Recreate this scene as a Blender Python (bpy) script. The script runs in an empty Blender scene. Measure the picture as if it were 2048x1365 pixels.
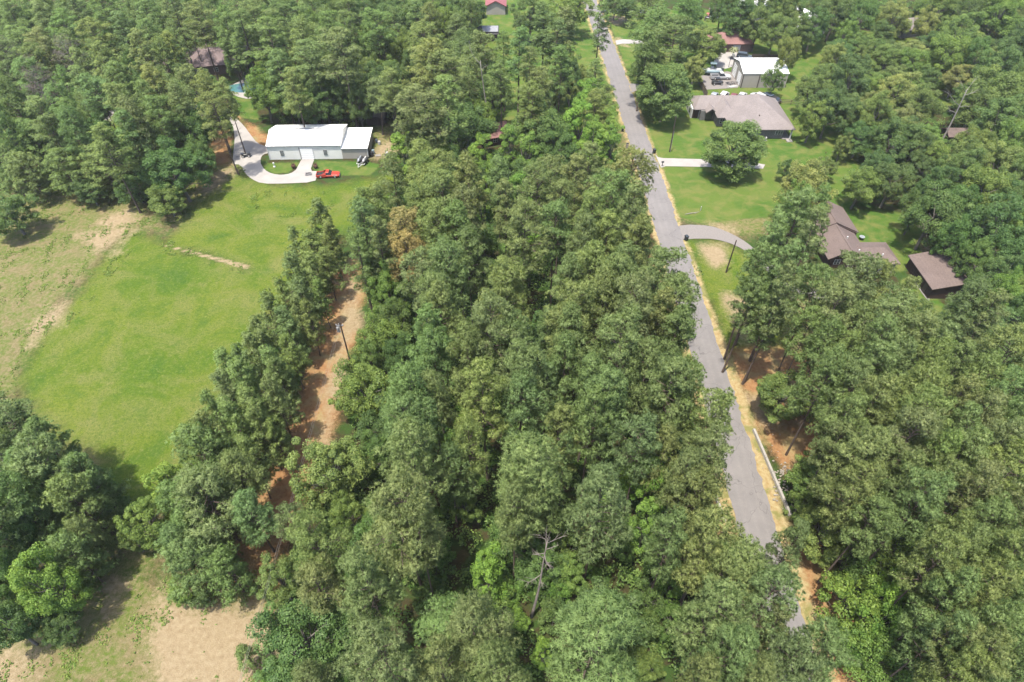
import bpy, bmesh, math, random
import numpy as np
from mathutils import Vector, Matrix

S = bpy.context.scene
COL = S.collection
R = math.radians

# ---------------------------------------------------------------- camera, sky, sun, exposure
CAM_H, PITCH, FOC = 78.0, R(45.5), 1270.0
cam = bpy.data.cameras.new('camera')
cam.sensor_width = 36.0
cam.lens = FOC / 2048.0 * 36.0
cam.clip_start, cam.clip_end = 0.5, 6000.0
co = bpy.data.objects.new('camera', cam)
COL.objects.link(co)
co.location = (0, 0, CAM_H)
co.rotation_euler = (R(90) - PITCH, 0, 0)
S.camera = co

SUN_EL, SUN_DIR = R(74), (-0.64, -0.77)          # the sun stands high, behind and to the left of the drone
W = bpy.data.worlds.new('World')
S.world = W
W.use_nodes = True
nt = W.node_tree
sky = nt.nodes.new('ShaderNodeTexSky')
sky.sky_type = 'NISHITA'
sky.sun_disc = False
sky.sun_elevation = SUN_EL
sky.sun_rotation = math.atan2(SUN_DIR[0], SUN_DIR[1])
sky.dust_density = 2.5
bg = nt.nodes['Background']
bg.inputs['Strength'].default_value = 0.15
nt.links.new(sky.outputs[0], bg.inputs['Color'])

sl = bpy.data.lights.new('sun', 'SUN')
sl.energy = 3.6
sl.angle = R(0.9)
sl.color = (1.0, 0.94, 0.82)
so = bpy.data.objects.new('sun', sl)
COL.objects.link(so)
v = Vector((SUN_DIR[0], SUN_DIR[1], 0)).normalized() * math.cos(SUN_EL) + Vector((0, 0, math.sin(SUN_EL)))
so.rotation_euler = v.to_track_quat('Z', 'Y').to_euler()
so.location = (-60, -60, 250)

S.view_settings.view_transform = 'Standard'
S.view_settings.look = 'None'
S.view_settings.exposure = 1.68
S.view_settings.gamma = 1.0
S.view_settings.use_curve_mapping = False
S.cycles.max_bounces = 8
S.cycles.diffuse_bounces = 5
S.cycles.transmission_bounces = 5
S.cycles.transparent_max_bounces = 8
S.cycles.caustics_reflective = False
S.cycles.caustics_refractive = False

# ---------------------------------------------------------------- surveying: photo point -> metres on the plane z
def gp(x, y, z=0.0):
    dx = (x - 1024) / FOC
    dy = -(y - 682.5) / FOC
    d = (dx, math.cos(PITCH) + dy * math.sin(PITCH), -math.sin(PITCH) + dy * math.cos(PITCH))
    t = (z - CAM_H) / d[2]
    return (d[0] * t, d[1] * t)

def depth(Y, Z):
    return Y * math.cos(PITCH) - (Z - CAM_H) * math.sin(PITCH)

def pj(X, Y, Z):
    vv = Z - CAM_H
    zf = Y * math.cos(PITCH) - vv * math.sin(PITCH)
    return (1024 + FOC * X / zf, 682.5 - FOC * (Y * math.sin(PITCH) + vv * math.cos(PITCH)) / zf)

# ---------------------------------------------------------------- helpers
def tag(o, label=None, cat=None, group=None, kind=None):
    if label: o['label'] = label
    if cat: o['category'] = cat
    if group: o['group'] = group
    if kind: o['kind'] = kind
    return o

def empty(name, loc, rz=0.0):
    o = bpy.data.objects.new(name, None)
    o.empty_display_size = 0.5
    COL.objects.link(o)
    o.location = (loc[0], loc[1], loc[2] if len(loc) > 2 else 0)
    o.rotation_euler = (0, 0, rz)
    return o

def link(name, me, parent=None):
    o = bpy.data.objects.new(name, me)
    COL.objects.link(o)
    if parent: o.parent = parent
    return o

def mesh_np(name, verts, faces, m, tone=None, smooth=False):
    """verts (N,3), faces (M,k) all alike"""
    me = bpy.data.meshes.new(name)
    verts = np.asarray(verts, dtype=np.float32)
    faces = np.asarray(faces, dtype=np.int32)
    M, k = faces.shape
    me.vertices.add(len(verts))
    me.vertices.foreach_set('co', verts.ravel())
    me.loops.add(M * k)
    me.loops.foreach_set('vertex_index', faces.ravel())
    me.polygons.add(M)
    me.polygons.foreach_set('loop_start', np.arange(M, dtype=np.int32) * k)
    if smooth:
        me.polygons.foreach_set('use_smooth', np.ones(M, dtype=bool))
    if m is not None:
        for mm in (m if isinstance(m, (list, tuple)) else [m]):
            me.materials.append(mm)
    if tone is not None:
        a = me.attributes.new('tone', 'FLOAT', 'POINT')
        a.data.foreach_set('value', np.asarray(tone, dtype=np.float32))
    me.update(calc_edges=True)
    return me

class MB:
    """collects boxes, prisms, tubes; build() links them as ONE mesh object"""
    def __init__(s):
        s.bm = bmesh.new()
    def box(s, x0, x1, y0, y1, z0, z1, rz=0, c=None):
        vs = [(x, y, z) for z in (z0, z1) for y in (y0, y1) for x in (x0, x1)]
        if rz:
            cx, cy = c if c else ((x0 + x1) / 2, (y0 + y1) / 2)
            cs, sn = math.cos(rz), math.sin(rz)
            vs = [(cx + (x - cx) * cs - (y - cy) * sn, cy + (x - cx) * sn + (y - cy) * cs, z) for x, y, z in vs]
        s.hexa(vs)
        return s
    def hexa(s, vs):
        b = [s.bm.verts.new(q) for q in vs]
        for f in ((0, 2, 3, 1), (4, 5, 7, 6), (0, 1, 5, 4), (2, 6, 7, 3), (0, 4, 6, 2), (1, 3, 7, 5)):
            s.bm.faces.new([b[i] for i in f])
        return s
    def face(s, pts):
        s.bm.faces.new([s.bm.verts.new(q) for q in pts])
        return s
    def prism(s, pts, axis, a0, a1):
        """polygon pts in the plane normal to axis ('x','y','z'), extruded a0..a1"""
        def mk(p, a):
            return (a, p[0], p[1]) if axis == 'x' else (p[0], a, p[1]) if axis == 'y' else (p[0], p[1], a)
        A = [s.bm.verts.new(mk(p, a0)) for p in pts]
        B = [s.bm.verts.new(mk(p, a1)) for p in pts]
        n = len(pts)
        s.bm.faces.new(A); s.bm.faces.new(B[::-1])
        for i in range(n):
            s.bm.faces.new((A[i], B[i], B[(i + 1) % n], A[(i + 1) % n]))
        return s
    def tube(s, pts, rads, n=8, cap=True):
        rings = []
        pts = [Vector(p) for p in pts]
        if not isinstance(rads, (list, tuple)): rads = [rads] * len(pts)
        for i, p in enumerate(pts):
            d = (pts[min(i + 1, len(pts) - 1)] - pts[max(i - 1, 0)]).normalized()
            u = d.orthogonal().normalized() if abs(d.z) < 0.95 else Vector((1, 0, 0)) - d * d.x
            u.normalize(); w = d.cross(u)
            rings.append([s.bm.verts.new(p + (u * math.cos(t) + w * math.sin(t)) * rads[i]) for t in (2 * math.pi * k / n for k in range(n))])
        for a, b in zip(rings, rings[1:]):
            for k in range(n):
                s.bm.faces.new((a[k], a[(k + 1) % n], b[(k + 1) % n], b[k]))
        if cap:
            s.bm.faces.new(rings[0][::-1]); s.bm.faces.new(rings[-1])
        return s
    def ball(s, c, r, sub=2, sq=(1, 1, 1)):
        bmesh.ops.create_icosphere(s.bm, subdivisions=sub, radius=1.0, matrix=Matrix.Translation(c) @ Matrix.Diagonal((r * sq[0], r * sq[1], r * sq[2], 1)))
        return s
    def mesh(s, name, m, smooth=False, bevel=0.0):
        bmesh.ops.recalc_face_normals(s.bm, faces=s.bm.faces[:])
        if bevel:
            bmesh.ops.bevel(s.bm, geom=[e for e in s.bm.edges], offset=bevel, segments=1, affect='EDGES')
        me = bpy.data.meshes.new(name)
        s.bm.to_mesh(me); s.bm.free()
        if smooth:
            me.polygons.foreach_set('use_smooth', [True] * len(me.polygons))
        me.materials.append(m)
        return me
    def build(s, name, m, parent=None, smooth=False, bevel=0.0):
        return link(name, s.mesh(name, m, smooth, bevel), parent)

def copy_thing(root):
    r = root.copy(); COL.objects.link(r)
    for ch in root.children:
        c = ch.copy(); COL.objects.link(c); c.parent = r
        for g in ch.children:
            d = g.copy(); COL.objects.link(d); d.parent = c
    return r

# ---------------------------------------------------------------- materials
def nodes(name):
    m = bpy.data.materials.new(name)
    m.use_nodes = True
    n = m.node_tree.nodes; l = m.node_tree.links
    return m, n, l, n['Principled BSDF']

def ramp(n, l, fac, stops):
    r = n.new('ShaderNodeValToRGB')
    e = r.color_ramp.elements
    while len(e) > len(stops): e.remove(e[-1])
    for i, (p, c) in enumerate(stops):
        q = e[i] if i < len(e) else e.new(p)
        q.position = p
        q.color = (c[0], c[1], c[2], 1) if isinstance(c, (tuple, list)) else (c, c, c, 1)
    l.new(fac, r.inputs[0])
    return r.outputs[0]

def noise(n, l, scale, det=4, vec=None, rough=0.55, dist=0.0):
    t = n.new('ShaderNodeTexNoise')
    t.inputs['Scale'].default_value = scale
    t.inputs['Detail'].default_value = det
    t.inputs['Roughness'].default_value = rough
    t.inputs['Distortion'].default_value = dist
    if vec is None:
        g = n.new('ShaderNodeNewGeometry'); vec = g.outputs['Position']
    l.new(vec, t.inputs['Vector'])
    return t.outputs[0]

def mixc(n, l, fac, a, b, mode='MIX'):
    x = n.new('ShaderNodeMix'); x.data_type = 'RGBA'; x.blend_type = mode
    for sock, val in ((x.inputs[0], fac), (x.inputs[6], a), (x.inputs[7], b)):
        if hasattr(val, 'is_linked'): l.new(val, sock)
        elif isinstance(val, (tuple, list)): sock.default_value = (val[0], val[1], val[2], 1)
        else: sock.default_value = val
    return x.outputs[2]

def math_(n, l, op, a, b=None, clamp=False):
    x = n.new('ShaderNodeMath'); x.operation = op; x.use_clamp = clamp
    for i, val in enumerate((a, b)):
        if val is None: continue
        if hasattr(val, 'is_linked'): l.new(val, x.inputs[i])
        else: x.inputs[i].default_value = val
    return x.outputs[0]

def plain(name, c, rough=0.7, var=0.18, scale=1.5, metal=0.0, spec=0.3, bump=0.0):
    m, n, l, b = nodes(name)
    f = noise(n, l, scale, 5)
    k = ramp(n, l, f, [(0.3, tuple(q * (1 - var) for q in c)), (0.7, tuple(min(1, q * (1 + var)) for q in c))])
    l.new(k, b.inputs['Base Color'])
    b.inputs['Roughness'].default_value = rough
    b.inputs['Metallic'].default_value = metal
    b.inputs['Specular IOR Level'].default_value = spec
    if bump:
        bp = n.new('ShaderNodeBump'); bp.inputs['Strength'].default_value = bump; bp.inputs['Distance'].default_value = 0.05
        l.new(noise(n, l, scale * 6, 4), bp.inputs['Height']); l.new(bp.outputs[0], b.inputs['Normal'])
    return m

def shingle(name, c):
    m, n, l, b = nodes(name)
    tc = n.new('ShaderNodeTexCoord')
    f = noise(n, l, 0.35, 4, tc.outputs['Object'])
    f2 = noise(n, l, 5.0, 3, tc.outputs['Object'])
    w = n.new('ShaderNodeTexWave'); w.wave_type = 'BANDS'; w.bands_direction = 'Z'
    w.inputs['Scale'].default_value = 2.2; w.inputs['Distortion'].default_value = 0.6; w.inputs['Detail'].default_value = 2
    l.new(tc.outputs['Object'], w.inputs['Vector'])
    k = ramp(n, l, f, [(0.3, tuple(q * 0.78 for q in c)), (0.7, tuple(q * 1.2 for q in c))])
    k = mixc(n, l, 0.5, k, ramp(n, l, f2, [(0.3, tuple(q * 0.6 for q in c)), (0.7, tuple(q * 1.4 for q in c))]))
    k = mixc(n, l, 0.05, k, w.outputs[0], 'MULTIPLY')
    l.new(k, b.inputs['Base Color']); b.inputs['Roughness'].default_value = 0.9
    b.inputs['Specular IOR Level'].default_value = 0.2
    return m

def foliage(name, c_dark, c_light, trans=0.28, rough=0.55):
    """leaf colour: base pair x the object's own colour x a tone per leaf"""
    m, n, l, b = nodes(name)
    at = n.new('ShaderNodeAttribute'); at.attribute_name = 'tone'
    oi = n.new('ShaderNodeObjectInfo')
    k = ramp(n, l, at.outputs['Fac'], [(0.0, c_dark), (1.0, c_light)])
    k = mixc(n, l, 1.0, k, oi.outputs['Color'], 'MULTIPLY')
    l.new(k, b.inputs['Base Color'])
    b.inputs['Roughness'].default_value = rough
    b.inputs['Specular IOR Level'].default_value = 0.25
    t = n.new('ShaderNodeBsdfTranslucent')
    l.new(mixc(n, l, 1.0, k, (1.15, 1.15, 0.6), 'MULTIPLY'), t.inputs['Color'])
    mx = n.new('ShaderNodeMixShader'); mx.inputs[0].default_value = trans
    l.new(b.outputs[0], mx.inputs[1]); l.new(t.outputs[0], mx.inputs[2])
    l.new(mx.outputs[0], n['Material Output'].inputs['Surface'])
    return m

M = {}
M['pine'] = foliage('pine_needles', (0.076, 0.116, 0.038), (0.325, 0.385, 0.162), 0.44)
M['leaf'] = foliage('broad_leaves', (0.050, 0.089, 0.025), (0.175, 0.232, 0.068), 0.44)
M['bark'] = plain('pine_bark', (0.075,0.055,0.045), 0.9, 0.35, 2.5, bump=0.5)
M['grey_bark'] = plain('grey_bark', (0.10,0.09,0.08), 0.9, 0.3, 2.0, bump=0.4)
M['dead_wood'] = plain('dead_wood', (0.135,0.115,0.107), 0.85, 0.3, 2.0, bump=0.4)
M['pale_wood'] = plain('bleached_wood', (0.175,0.16,0.145), 0.85, 0.25, 2.0)
M['concrete'] = plain('concrete', (0.20, 0.187, 0.175), 0.85, 0.10, 0.4)
M['old_concrete'] = plain('stained_concrete', (0.13,0.12,0.115), 0.85, 0.18, 0.5)
M['gravel'] = plain('gravel', (0.125,0.113,0.106), 0.95, 0.12, 5.0, bump=0.2)
M['white_metal'] = plain('white_metal', (0.62,0.62,0.61), 0.45, 0.03, 0.5, spec=0.4)
M['wall_metal'] = plain('off_white_wall_metal', (0.52,0.515,0.49), 0.5, 0.05, 0.6, spec=0.35)
M['beige_metal'] = plain('beige_wall_metal', (0.23,0.215,0.19), 0.5, 0.06, 0.6, spec=0.35)
M['trim'] = plain('white_trim', (0.36,0.36,0.35), 0.5, 0.05, 1.0)
M['brown_trim'] = plain('brown_trim', (0.04,0.03,0.025), 0.6, 0.1, 1.0)
M['glass'] = plain('dark_glass', (0.02, 0.025, 0.03), 0.08, 0.1, 1.0, spec=0.6)
M['roof_brown'] = shingle('brown_shingles', (0.092,0.070,0.063))
M['roof_grey'] = shingle('grey_brown_shingles', (0.14,0.121,0.116))
M['roof_red'] = shingle('red_shingles', (0.150,0.082,0.075))
M['roof_pink'] = shingle('pinkish_shingles', (0.125,0.095,0.095))
M['brick'] = plain('brown_brick', (0.09,0.06,0.05), 0.85, 0.2, 3.0)
M['grey_brick'] = plain('grey_brick', (0.10,0.098,0.092), 0.85, 0.2, 3.0)
M['dark_wall'] = plain('dark_brown_siding', (0.03,0.018,0.015), 0.8, 0.15, 1.5)
M['fence_wood'] = plain('fence_boards', (0.085,0.065,0.05), 0.85, 0.25, 2.5)
M['red_paint'] = plain('red_paint', (0.26,0.030,0.018), 0.3, 0.06, 1.0, spec=0.5)
M['white_paint'] = plain('white_paint', (0.28,0.28,0.28), 0.3, 0.03, 1.0, spec=0.5)
M['black_paint'] = plain('black_paint', (0.02, 0.02, 0.022), 0.35, 0.2, 1.0, spec=0.5)
M['silver_paint'] = plain('silver_paint', (0.22,0.235,0.25), 0.3, 0.1, 1.0, spec=0.5, metal=0.3)
M['blue_paint'] = plain('slate_blue_paint', (0.045,0.06,0.08), 0.3, 0.1, 1.0, spec=0.5)
M['teal_paint'] = plain('pale_teal_gelcoat', (0.15,0.2,0.215), 0.35, 0.1, 1.0, spec=0.5)
M['maroon_paint'] = plain('maroon_paint', (0.11, 0.03, 0.03), 0.3, 0.1, 1.0, spec=0.5)
M['rubber'] = plain('tyre_rubber', (0.025, 0.025, 0.025), 0.85, 0.2, 3.0)
M['chrome'] = plain('bright_rim', (0.6, 0.6, 0.6), 0.3, 0.1, 2.0, metal=0.7)
M['rust'] = plain('rusty_iron', (0.06,0.03,0.02), 0.9, 0.4, 4.0)
M['bin'] = plain('black_plastic', (0.022, 0.026, 0.03), 0.55, 0.2, 2.0)
M['pole'] = plain('pole_timber', (0.042,0.03,0.025), 0.85, 0.3, 2.0)
M['grey_metal'] = plain('galvanised_metal', (0.2,0.2,0.21), 0.45, 0.12, 1.5, metal=0.4)
M['wire'] = plain('aluminium_wire', (0.12,0.12,0.12), 0.5, 0.1, 1.0)
M['stone'] = plain('pale_stone', (0.17,0.15,0.125), 0.9, 0.25, 2.0)
M['water'] = plain('pool_water', (0.03,0.095,0.09), 0.08, 0.15, 0.5, spec=0.6)
M['white_wall'] = plain('white_painted_concrete', (0.19,0.178,0.16), 0.8, 0.12, 1.2)
M['asphalt_dark'] = plain('dark_asphalt', (0.055,0.058,0.07), 0.9, 0.12, 1.0)
M['twig'] = foliage('grey_twigs', (0.10, 0.082, 0.08), (0.18, 0.15, 0.147), 0.1, 0.8)
# ---------------------------------------------------------------- the ground: one sheet, split into zones that share its edges
def poly(px, z=0.0):
    return np.array([gp(x, y, z) for x, y in px])

def sdist(P, poly_):
    """signed distance (negative inside) of points P (N,2) to a polygon"""
    n = len(poly_)
    d = np.full(len(P), 1e9); inside = np.zeros(len(P), bool)
    for i in range(n):
        a = poly_[i]; b = poly_[(i + 1) % n]
        ab = b - a
        t = np.clip(((P - a) @ ab) / max(ab @ ab, 1e-9), 0, 1)
        d = np.minimum(d, np.hypot(*(P - (a + t[:, None] * ab)).T))
        c = ((a[1] > P[:, 1]) != (b[1] > P[:, 1]))
        if abs(b[1] - a[1]) > 1e-9:
            xi = a[0] + (P[:, 1] - a[1]) / (b[1] - a[1]) * (b[0] - a[0])
            inside ^= c & (P[:, 0] < xi)
    return np.where(inside, -d, d)

ROAD_C = [-2.75953386e-09, 1.72976990e-06, -4.89122372e-04, 4.37446474e-02, 34.1606066]
def road_right(Y):
    Y = np.clip(Y, 18, 262)
    return np.polyval(ROAD_C, Y)
ROAD_W = 5.12

ZONES = {
 'meadow': [
  [(1368,482),(1430,480),(1500,505),(1560,580),(1560,690),(1465,690),(1430,640),(1400,560)],
  [(262,455),(215,512),(125,622),(62,692),(38,760),(90,850),(180,900),(270,1030),(340,1010),(400,860),(470,740),(560,590),(620,480),(500,535),(330,490)],
  [(330,492),(400,400),(470,345),(525,366),(640,372),(700,366),(790,350),(800,380),(740,430),(690,470),(640,500),(560,600),(490,533)],
  ],
 'lawn': [
  [(1228,70),(1300,20),(1420,20),(1640,60),(1730,170),(1720,300),(1700,430),(1600,430),(1400,447),(1352,430),(1330,345),(1296,250),(1258,130)],
  [(1258,130),(1296,190),(1400,175),(1410,195),(1600,215),(1620,270),(1720,300),(1700,410),(1560,425),(1420,400),(1352,400),(1330,345),(1300,285)],
  [(1695,420),(1800,425),(1852,470),(1838,520),(1800,545),(1740,545),(1700,480)],
  [(1800,560),(1840,545),(1880,600),(1930,650),(1900,700),(1830,640)],
  [(465,190),(505,185),(520,240),(488,238),(470,225)], [(505,110),(560,105),(560,140),(510,140)],
  [(1195,100),(1205,95),(1250,250),(1240,270),(1215,200)],
  [(960,0),(1180,0),(1225,250),(1200,280),(1100,250),(1050,280),(1000,270),(975,150)],
  [(1210,30),(1290,0),(1310,70),(1235,85)], [(1236,92),(1300,92),(1300,170),(1262,165)],
  [(1600,80),(1720,60),(1900,90),(2000,180),(1900,215),(1700,130),(1600,130)],[(1380,30),(1440,30),(1440,75),(1380,70)],
  [(1580,170),(1640,150),(1660,215),(1590,225)],
  [(524,326),(524,340),(548,348),(580,345),(600,325)],[(630,322),(735,322),(760,330),(740,352),(630,350)],
  [(200,230),(270,225),(270,260),(210,265)]],
 'dry': [
  [(-30,395),(60,385),(250,388),(310,430),(330,470),(262,458),(200,525),(110,625),(50,700),(30,790),(0,860),(-40,860)],
  [(330,440),(410,340),(470,325),(500,345),(440,365),(400,420),(350,460)],
  [(-20,1400),(-20,1280),(120,1230),(240,1130),(330,1160),(430,1190),(560,1195),(545,1260),(500,1400)],
  [(740,255),(800,250),(800,320),(760,318),(742,318)],
  [(480,375),(620,385),(720,380),(700,420),(600,440),(520,430)],
  [(230,1040),(300,1010),(340,1160),(240,1150)],
  [(1318,340),(1345,345),(1375,395),(1420,420),(1500,430),(1500,445),(1362,446)],
  [(1355,420),(1500,430),(1600,420),(1560,460),(1500,480),(1400,450)],
  [(1570,560),(1680,560),(1700,640),(1600,700),(1560,640)],
  [(1215,180),(1262,300),(1300,420),(1240,330),(1238,260)],
  [(40,780),(110,845),(190,900),(200,980),(150,900),(80,850)]],
 'straw': [
  [(1412,350),(1470,346),(1505,356),(1490,372),(1440,372)],
  [(700,515),(722,540),(722,640),(705,690),(690,730),(668,860),(620,960),(590,1060),(560,1130),(530,1220),(400,1235),(360,1160),(440,1120),(520,980),(590,810),(620,730),(660,600),(680,540)],
  [(1462,690),(1560,680),(1650,740),(1640,860),(1600,960),(1575,960),(1530,880),(1480,780)],
  [(1575,1100),(1640,1080),(1680,1150),(1760,1380),(1655,1380),(1612,1250)],
  [(1400,900),(1440,890),(1470,1000),(1440,1060)], [(1300,470),(1330,560),(1380,650),(1350,660),(1310,560)],
  [(470,230),(520,255),(540,285),(520,300),(495,262)], [(420,270),(455,255),(465,325),(420,350)]],
 'sand': [
  [(700,560),(718,570),(716,640),(700,690),(690,730),(668,850),(640,900),(650,800),(680,680),(690,600)],
  [(150,470),(265,445),(255,470),(190,500)], [(195,445),(255,420),(270,440),(220,465)],
  [(60,650),(100,622),(128,608),(122,650),(95,660),(62,690)], [(225,512),(240,490),(262,452),(266,462),(240,505)],
  [(400,372),(440,340),(470,330),(478,345),(440,365),(410,395)],
  [(320,1180),(420,1212),(560,1205),(535,1290),(500,1400),(330,1400),(300,1290)], [(200,1180),(240,1150),(270,1165),(230,1220)], [(-20,1310),(80,1300),(60,1400),(-20,1400)],
  [(755,290),(785,282),(790,312),(755,315)],
  [(1400,492),(1440,490),(1462,525),(1430,540),(1410,520)], [(1410,445),(1460,448),(1475,468),(1440,462)],
  [(1490,790),(1545,800),(1560,860),(1530,850)],[(1450,590),(1500,600),(1490,680),(1460,650)],[(1840,470),(1870,480),(1850,500)],
  [(1200,85),(1240,78),(1260,95),(1230,90)],[(1225,30),(1250,35),(1240,52),(1222,45)]],
}
GX, GY, GS = (-205, 205), (14, 262), 0.8
xs = np.arange(GX[0], GX[1] + 0.01, GS); ys = np.arange(GY[0], GY[1] + 0.01, GS)
XX, YY = np.meshgrid(xs, ys)
P2 = np.column_stack([XX.ravel(), YY.ravel()])
def wobble(P, s, seed):
    rr = random.Random(seed); out = np.zeros(len(P))
    for k in range(7):
        a = rr.uniform(0, 6.28); f = s * (1.0 + k * 0.7)
        out += np.sin(P[:, 0] * math.cos(a) * f + P[:, 1] * math.sin(a) * f + rr.uniform(0, 6)) / (1 + 0.35 * k)
    return out / 3.2
SOFT = {'meadow': 3.2, 'lawn': 1.2, 'dry': 4.5, 'straw': 2.2, 'sand': 3.0}
Wz = {}
for zi, (zn, ps) in enumerate(ZONES.items()):
    sd = np.full(len(P2), 1e9)
    for p in ps: sd = np.minimum(sd, sdist(P2, poly(p)))
    sd += wobble(P2, 0.45, zi) * (0.5 if zn == 'lawn' else 1.3)
    Wz[zn] = np.clip(0.5 - sd / (2 * SOFT[zn]), 0, 1)
rr_ = road_right(P2[:, 1])
ed = np.minimum(np.abs(P2[:, 0] - rr_), np.abs(P2[:, 0] - (rr_ - ROAD_W)))
verge = np.clip(1.15 - ed / 1.5 - 0.25 * wobble(P2, 0.8, 9), 0, 1)
near_w = np.clip((95 - P2[:, 1]) / 40, 0, 1)
Wz['verge'] = np.clip(verge * 0.75 + np.clip(1.1 - ed / 3.2, 0, 1) * near_w * 0.8, 0, 1)
# dry strip where a ditch line crosses the meadow
a = np.array(gp(328, 490)); b_ = np.array(gp(492, 534)); ab = b_ - a
t = np.clip(((P2 - a) @ ab) / (ab @ ab), 0, 1)
dl = np.hypot(*(P2 - (a + t[:, None] * ab)).T)
Wz['dry'] = np.where(sdist(P2, poly([(470,360),(800,360),(700,470),(500,450)])) < 0, Wz['dry'] * 0.55, Wz['dry'])
Wz['sand'] = np.maximum(Wz['sand'], np.clip(1.0 - dl / (0.45 + 0.75 * t), 0, 1))

NV = len(P2); nx = len(xs); ny = len(ys)
zz = 0.05 * wobble(P2, 0.5, 33) * (Wz['dry'] + Wz['meadow'] * 0.7) - 0.03
idx = np.arange(NV).reshape(ny, nx)
quads = np.stack([idx[:-1, :-1], idx[:-1, 1:], idx[1:, 1:], idx[1:, :-1]], -1).reshape(-1, 4)

def ground_mat():
    m, n, l, b = nodes('ground_cover')
    A = n.new('ShaderNodeAttribute'); A.attribute_name = 'zone_a'
    B = n.new('ShaderNodeAttribute'); B.attribute_name = 'zone_b'
    sa = n.new('ShaderNodeSeparateColor'); l.new(A.outputs['Color'], sa.inputs[0])
    sb = n.new('ShaderNodeSeparateColor'); l.new(B.outputs['Color'], sb.inputs[0])
    n_big = noise(n, l, 0.06, 4); n_mid = noise(n, l, 0.35, 5, dist=0.4); n_fine = noise(n, l, 1.6, 6, rough=0.7); n_grain = noise(n, l, 7.0, 4, rough=0.75)
    brk = math_(n, l, 'ADD', math_(n, l, 'MULTIPLY', n_fine, 0.55), math_(n, l, 'MULTIPLY', n_grain, 0.45))
    def mask(w, k=2.4):
        s_ = math_(n, l, 'SUBTRACT', math_(n, l, 'ADD', w, brk), 1.0)
        return math_(n, l, 'ADD', math_(n, l, 'MULTIPLY', s_, k), 0.5, True)
    # leaf litter under the trees
    col = mixc(n, l, ramp(n, l, n_fine, [(0.35, 0.0), (0.65, 1.0)]), (0.034, 0.030, 0.016), (0.058, 0.046, 0.028))
    col = mixc(n, l, ramp(n, l, n_mid, [(0.42, 0.0), (0.56, 1.0)]), col, (0.034, 0.060, 0.018))
    # pine straw
    st = mixc(n, l, ramp(n, l, n_fine, [(0.3, 0.0), (0.7, 1.0)]), (0.19, 0.088, 0.048), (0.30, 0.165, 0.10))
    st = mixc(n, l, ramp(n, l, n_mid, [(0.45, 0.0), (0.7, 1.0)]), st, (0.25, 0.19, 0.115))
    col = mixc(n, l, mask(sb.outputs[0]), col, st)
    # dry grass
    dr = mixc(n, l, ramp(n, l, n_mid, [(0.34, 0.0), (0.56, 1.0)]), (0.150, 0.118, 0.072), (0.082, 0.108, 0.026))
    dr = mixc(n, l, ramp(n, l, n_fine, [(0.42, 0.0), (0.68, 0.9)]), dr, (0.21, 0.155, 0.115))
    dr = mixc(n, l, ramp(n, l, n_grain, [(0.25, 0.5), (0.5, 0.0)]), dr, (0.06, 0.07, 0.028))
    col = mixc(n, l, mask(sa.outputs[2]), col, dr)
    # meadow
    n_patch = noise(n, l, 0.13, 5, rough=0.65, dist=0.8)
    me_ = mixc(n, l, ramp(n, l, n_big, [(0.40, 0.0), (0.60, 1.0)]), (0.070, 0.110, 0.013), (0.112, 0.133, 0.022))
    me_ = mixc(n, l, ramp(n, l, n_patch, [(0.46, 0.0), (0.66, 0.95)]), me_, (0.145, 0.140, 0.055))
    me_ = mixc(n, l, ramp(n, l, n_patch, [(0.32, 0.95), (0.46, 0.0)]), me_, (0.050, 0.092, 0.018))
    me_ = mixc(n, l, ramp(n, l, n_mid, [(0.28, 0.6), (0.44, 0.0)]), me_, (0.042, 0.090, 0.014))
    me_ = mixc(n, l, ramp(n, l, n_grain, [(0.32, 0.85), (0.54, 0.0)]), me_, (0.032, 0.060, 0.010))
    n_tuft = noise(n, l, 2.6, 3, rough=0.8)
    me_ = mixc(n, l, ramp(n, l, n_tuft, [(0.36, 0.7), (0.46, 0.0)]), me_, (0.036, 0.074, 0.012))
    me_ = mixc(n, l, ramp(n, l, n_tuft, [(0.56, 0.0), (0.68, 0.6)]), me_, (0.15, 0.165, 0.045))
    me_ = mixc(n, l, ramp(n, l, n_fine, [(0.52, 0.0), (0.74, 0.7)]), me_, (0.155, 0.155, 0.065))
    col = mixc(n, l, mask(sa.outputs[1], 1.8), col, me_)
    # mown lawn
    la = mixc(n, l, ramp(n, l, n_big, [(0.42, 0.0), (0.58, 1.0)]), (0.048, 0.096, 0.020), (0.084, 0.118, 0.030))
    la = mixc(n, l, ramp(n, l, n_mid, [(0.44, 0.0), (0.66, 0.9)]), la, (0.135, 0.132, 0.052))
    la = mixc(n, l, ramp(n, l, n_grain, [(0.3, 0.35), (0.55, 0.0)]), la, (0.035, 0.075, 0.013))
    wv_ = n.new('ShaderNodeTexWave'); wv_.inputs['Scale'].default_value = 0.28; wv_.inputs['Distortion'].default_value = 1.2; wv_.inputs['Detail'].default_value = 1.0
    g_ = n.new('ShaderNodeNewGeometry'); rot_ = n.new('ShaderNodeVectorRotate'); rot_.inputs['Angle'].default_value = 1.2; l.new(g_.outputs['Position'], rot_.inputs['Vector']); l.new(rot_.outputs[0], wv_.inputs['Vector'])
    la = mixc(n, l, math_(n, l, 'MULTIPLY', wv_.outputs[1], 0.22), la, (0.086, 0.120, 0.03))
    col = mixc(n, l, mask(sa.outputs[0], 4.0), col, la)
    # bare sandy soil
    sd_ = mixc(n, l, ramp(n, l, n_fine, [(0.3, 0.0), (0.7, 1.0)]), (0.19, 0.132, 0.096), (0.29, 0.222, 0.175))
    col = mixc(n, l, mask(sa_alpha(n, l, A)), col, sd_)
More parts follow.
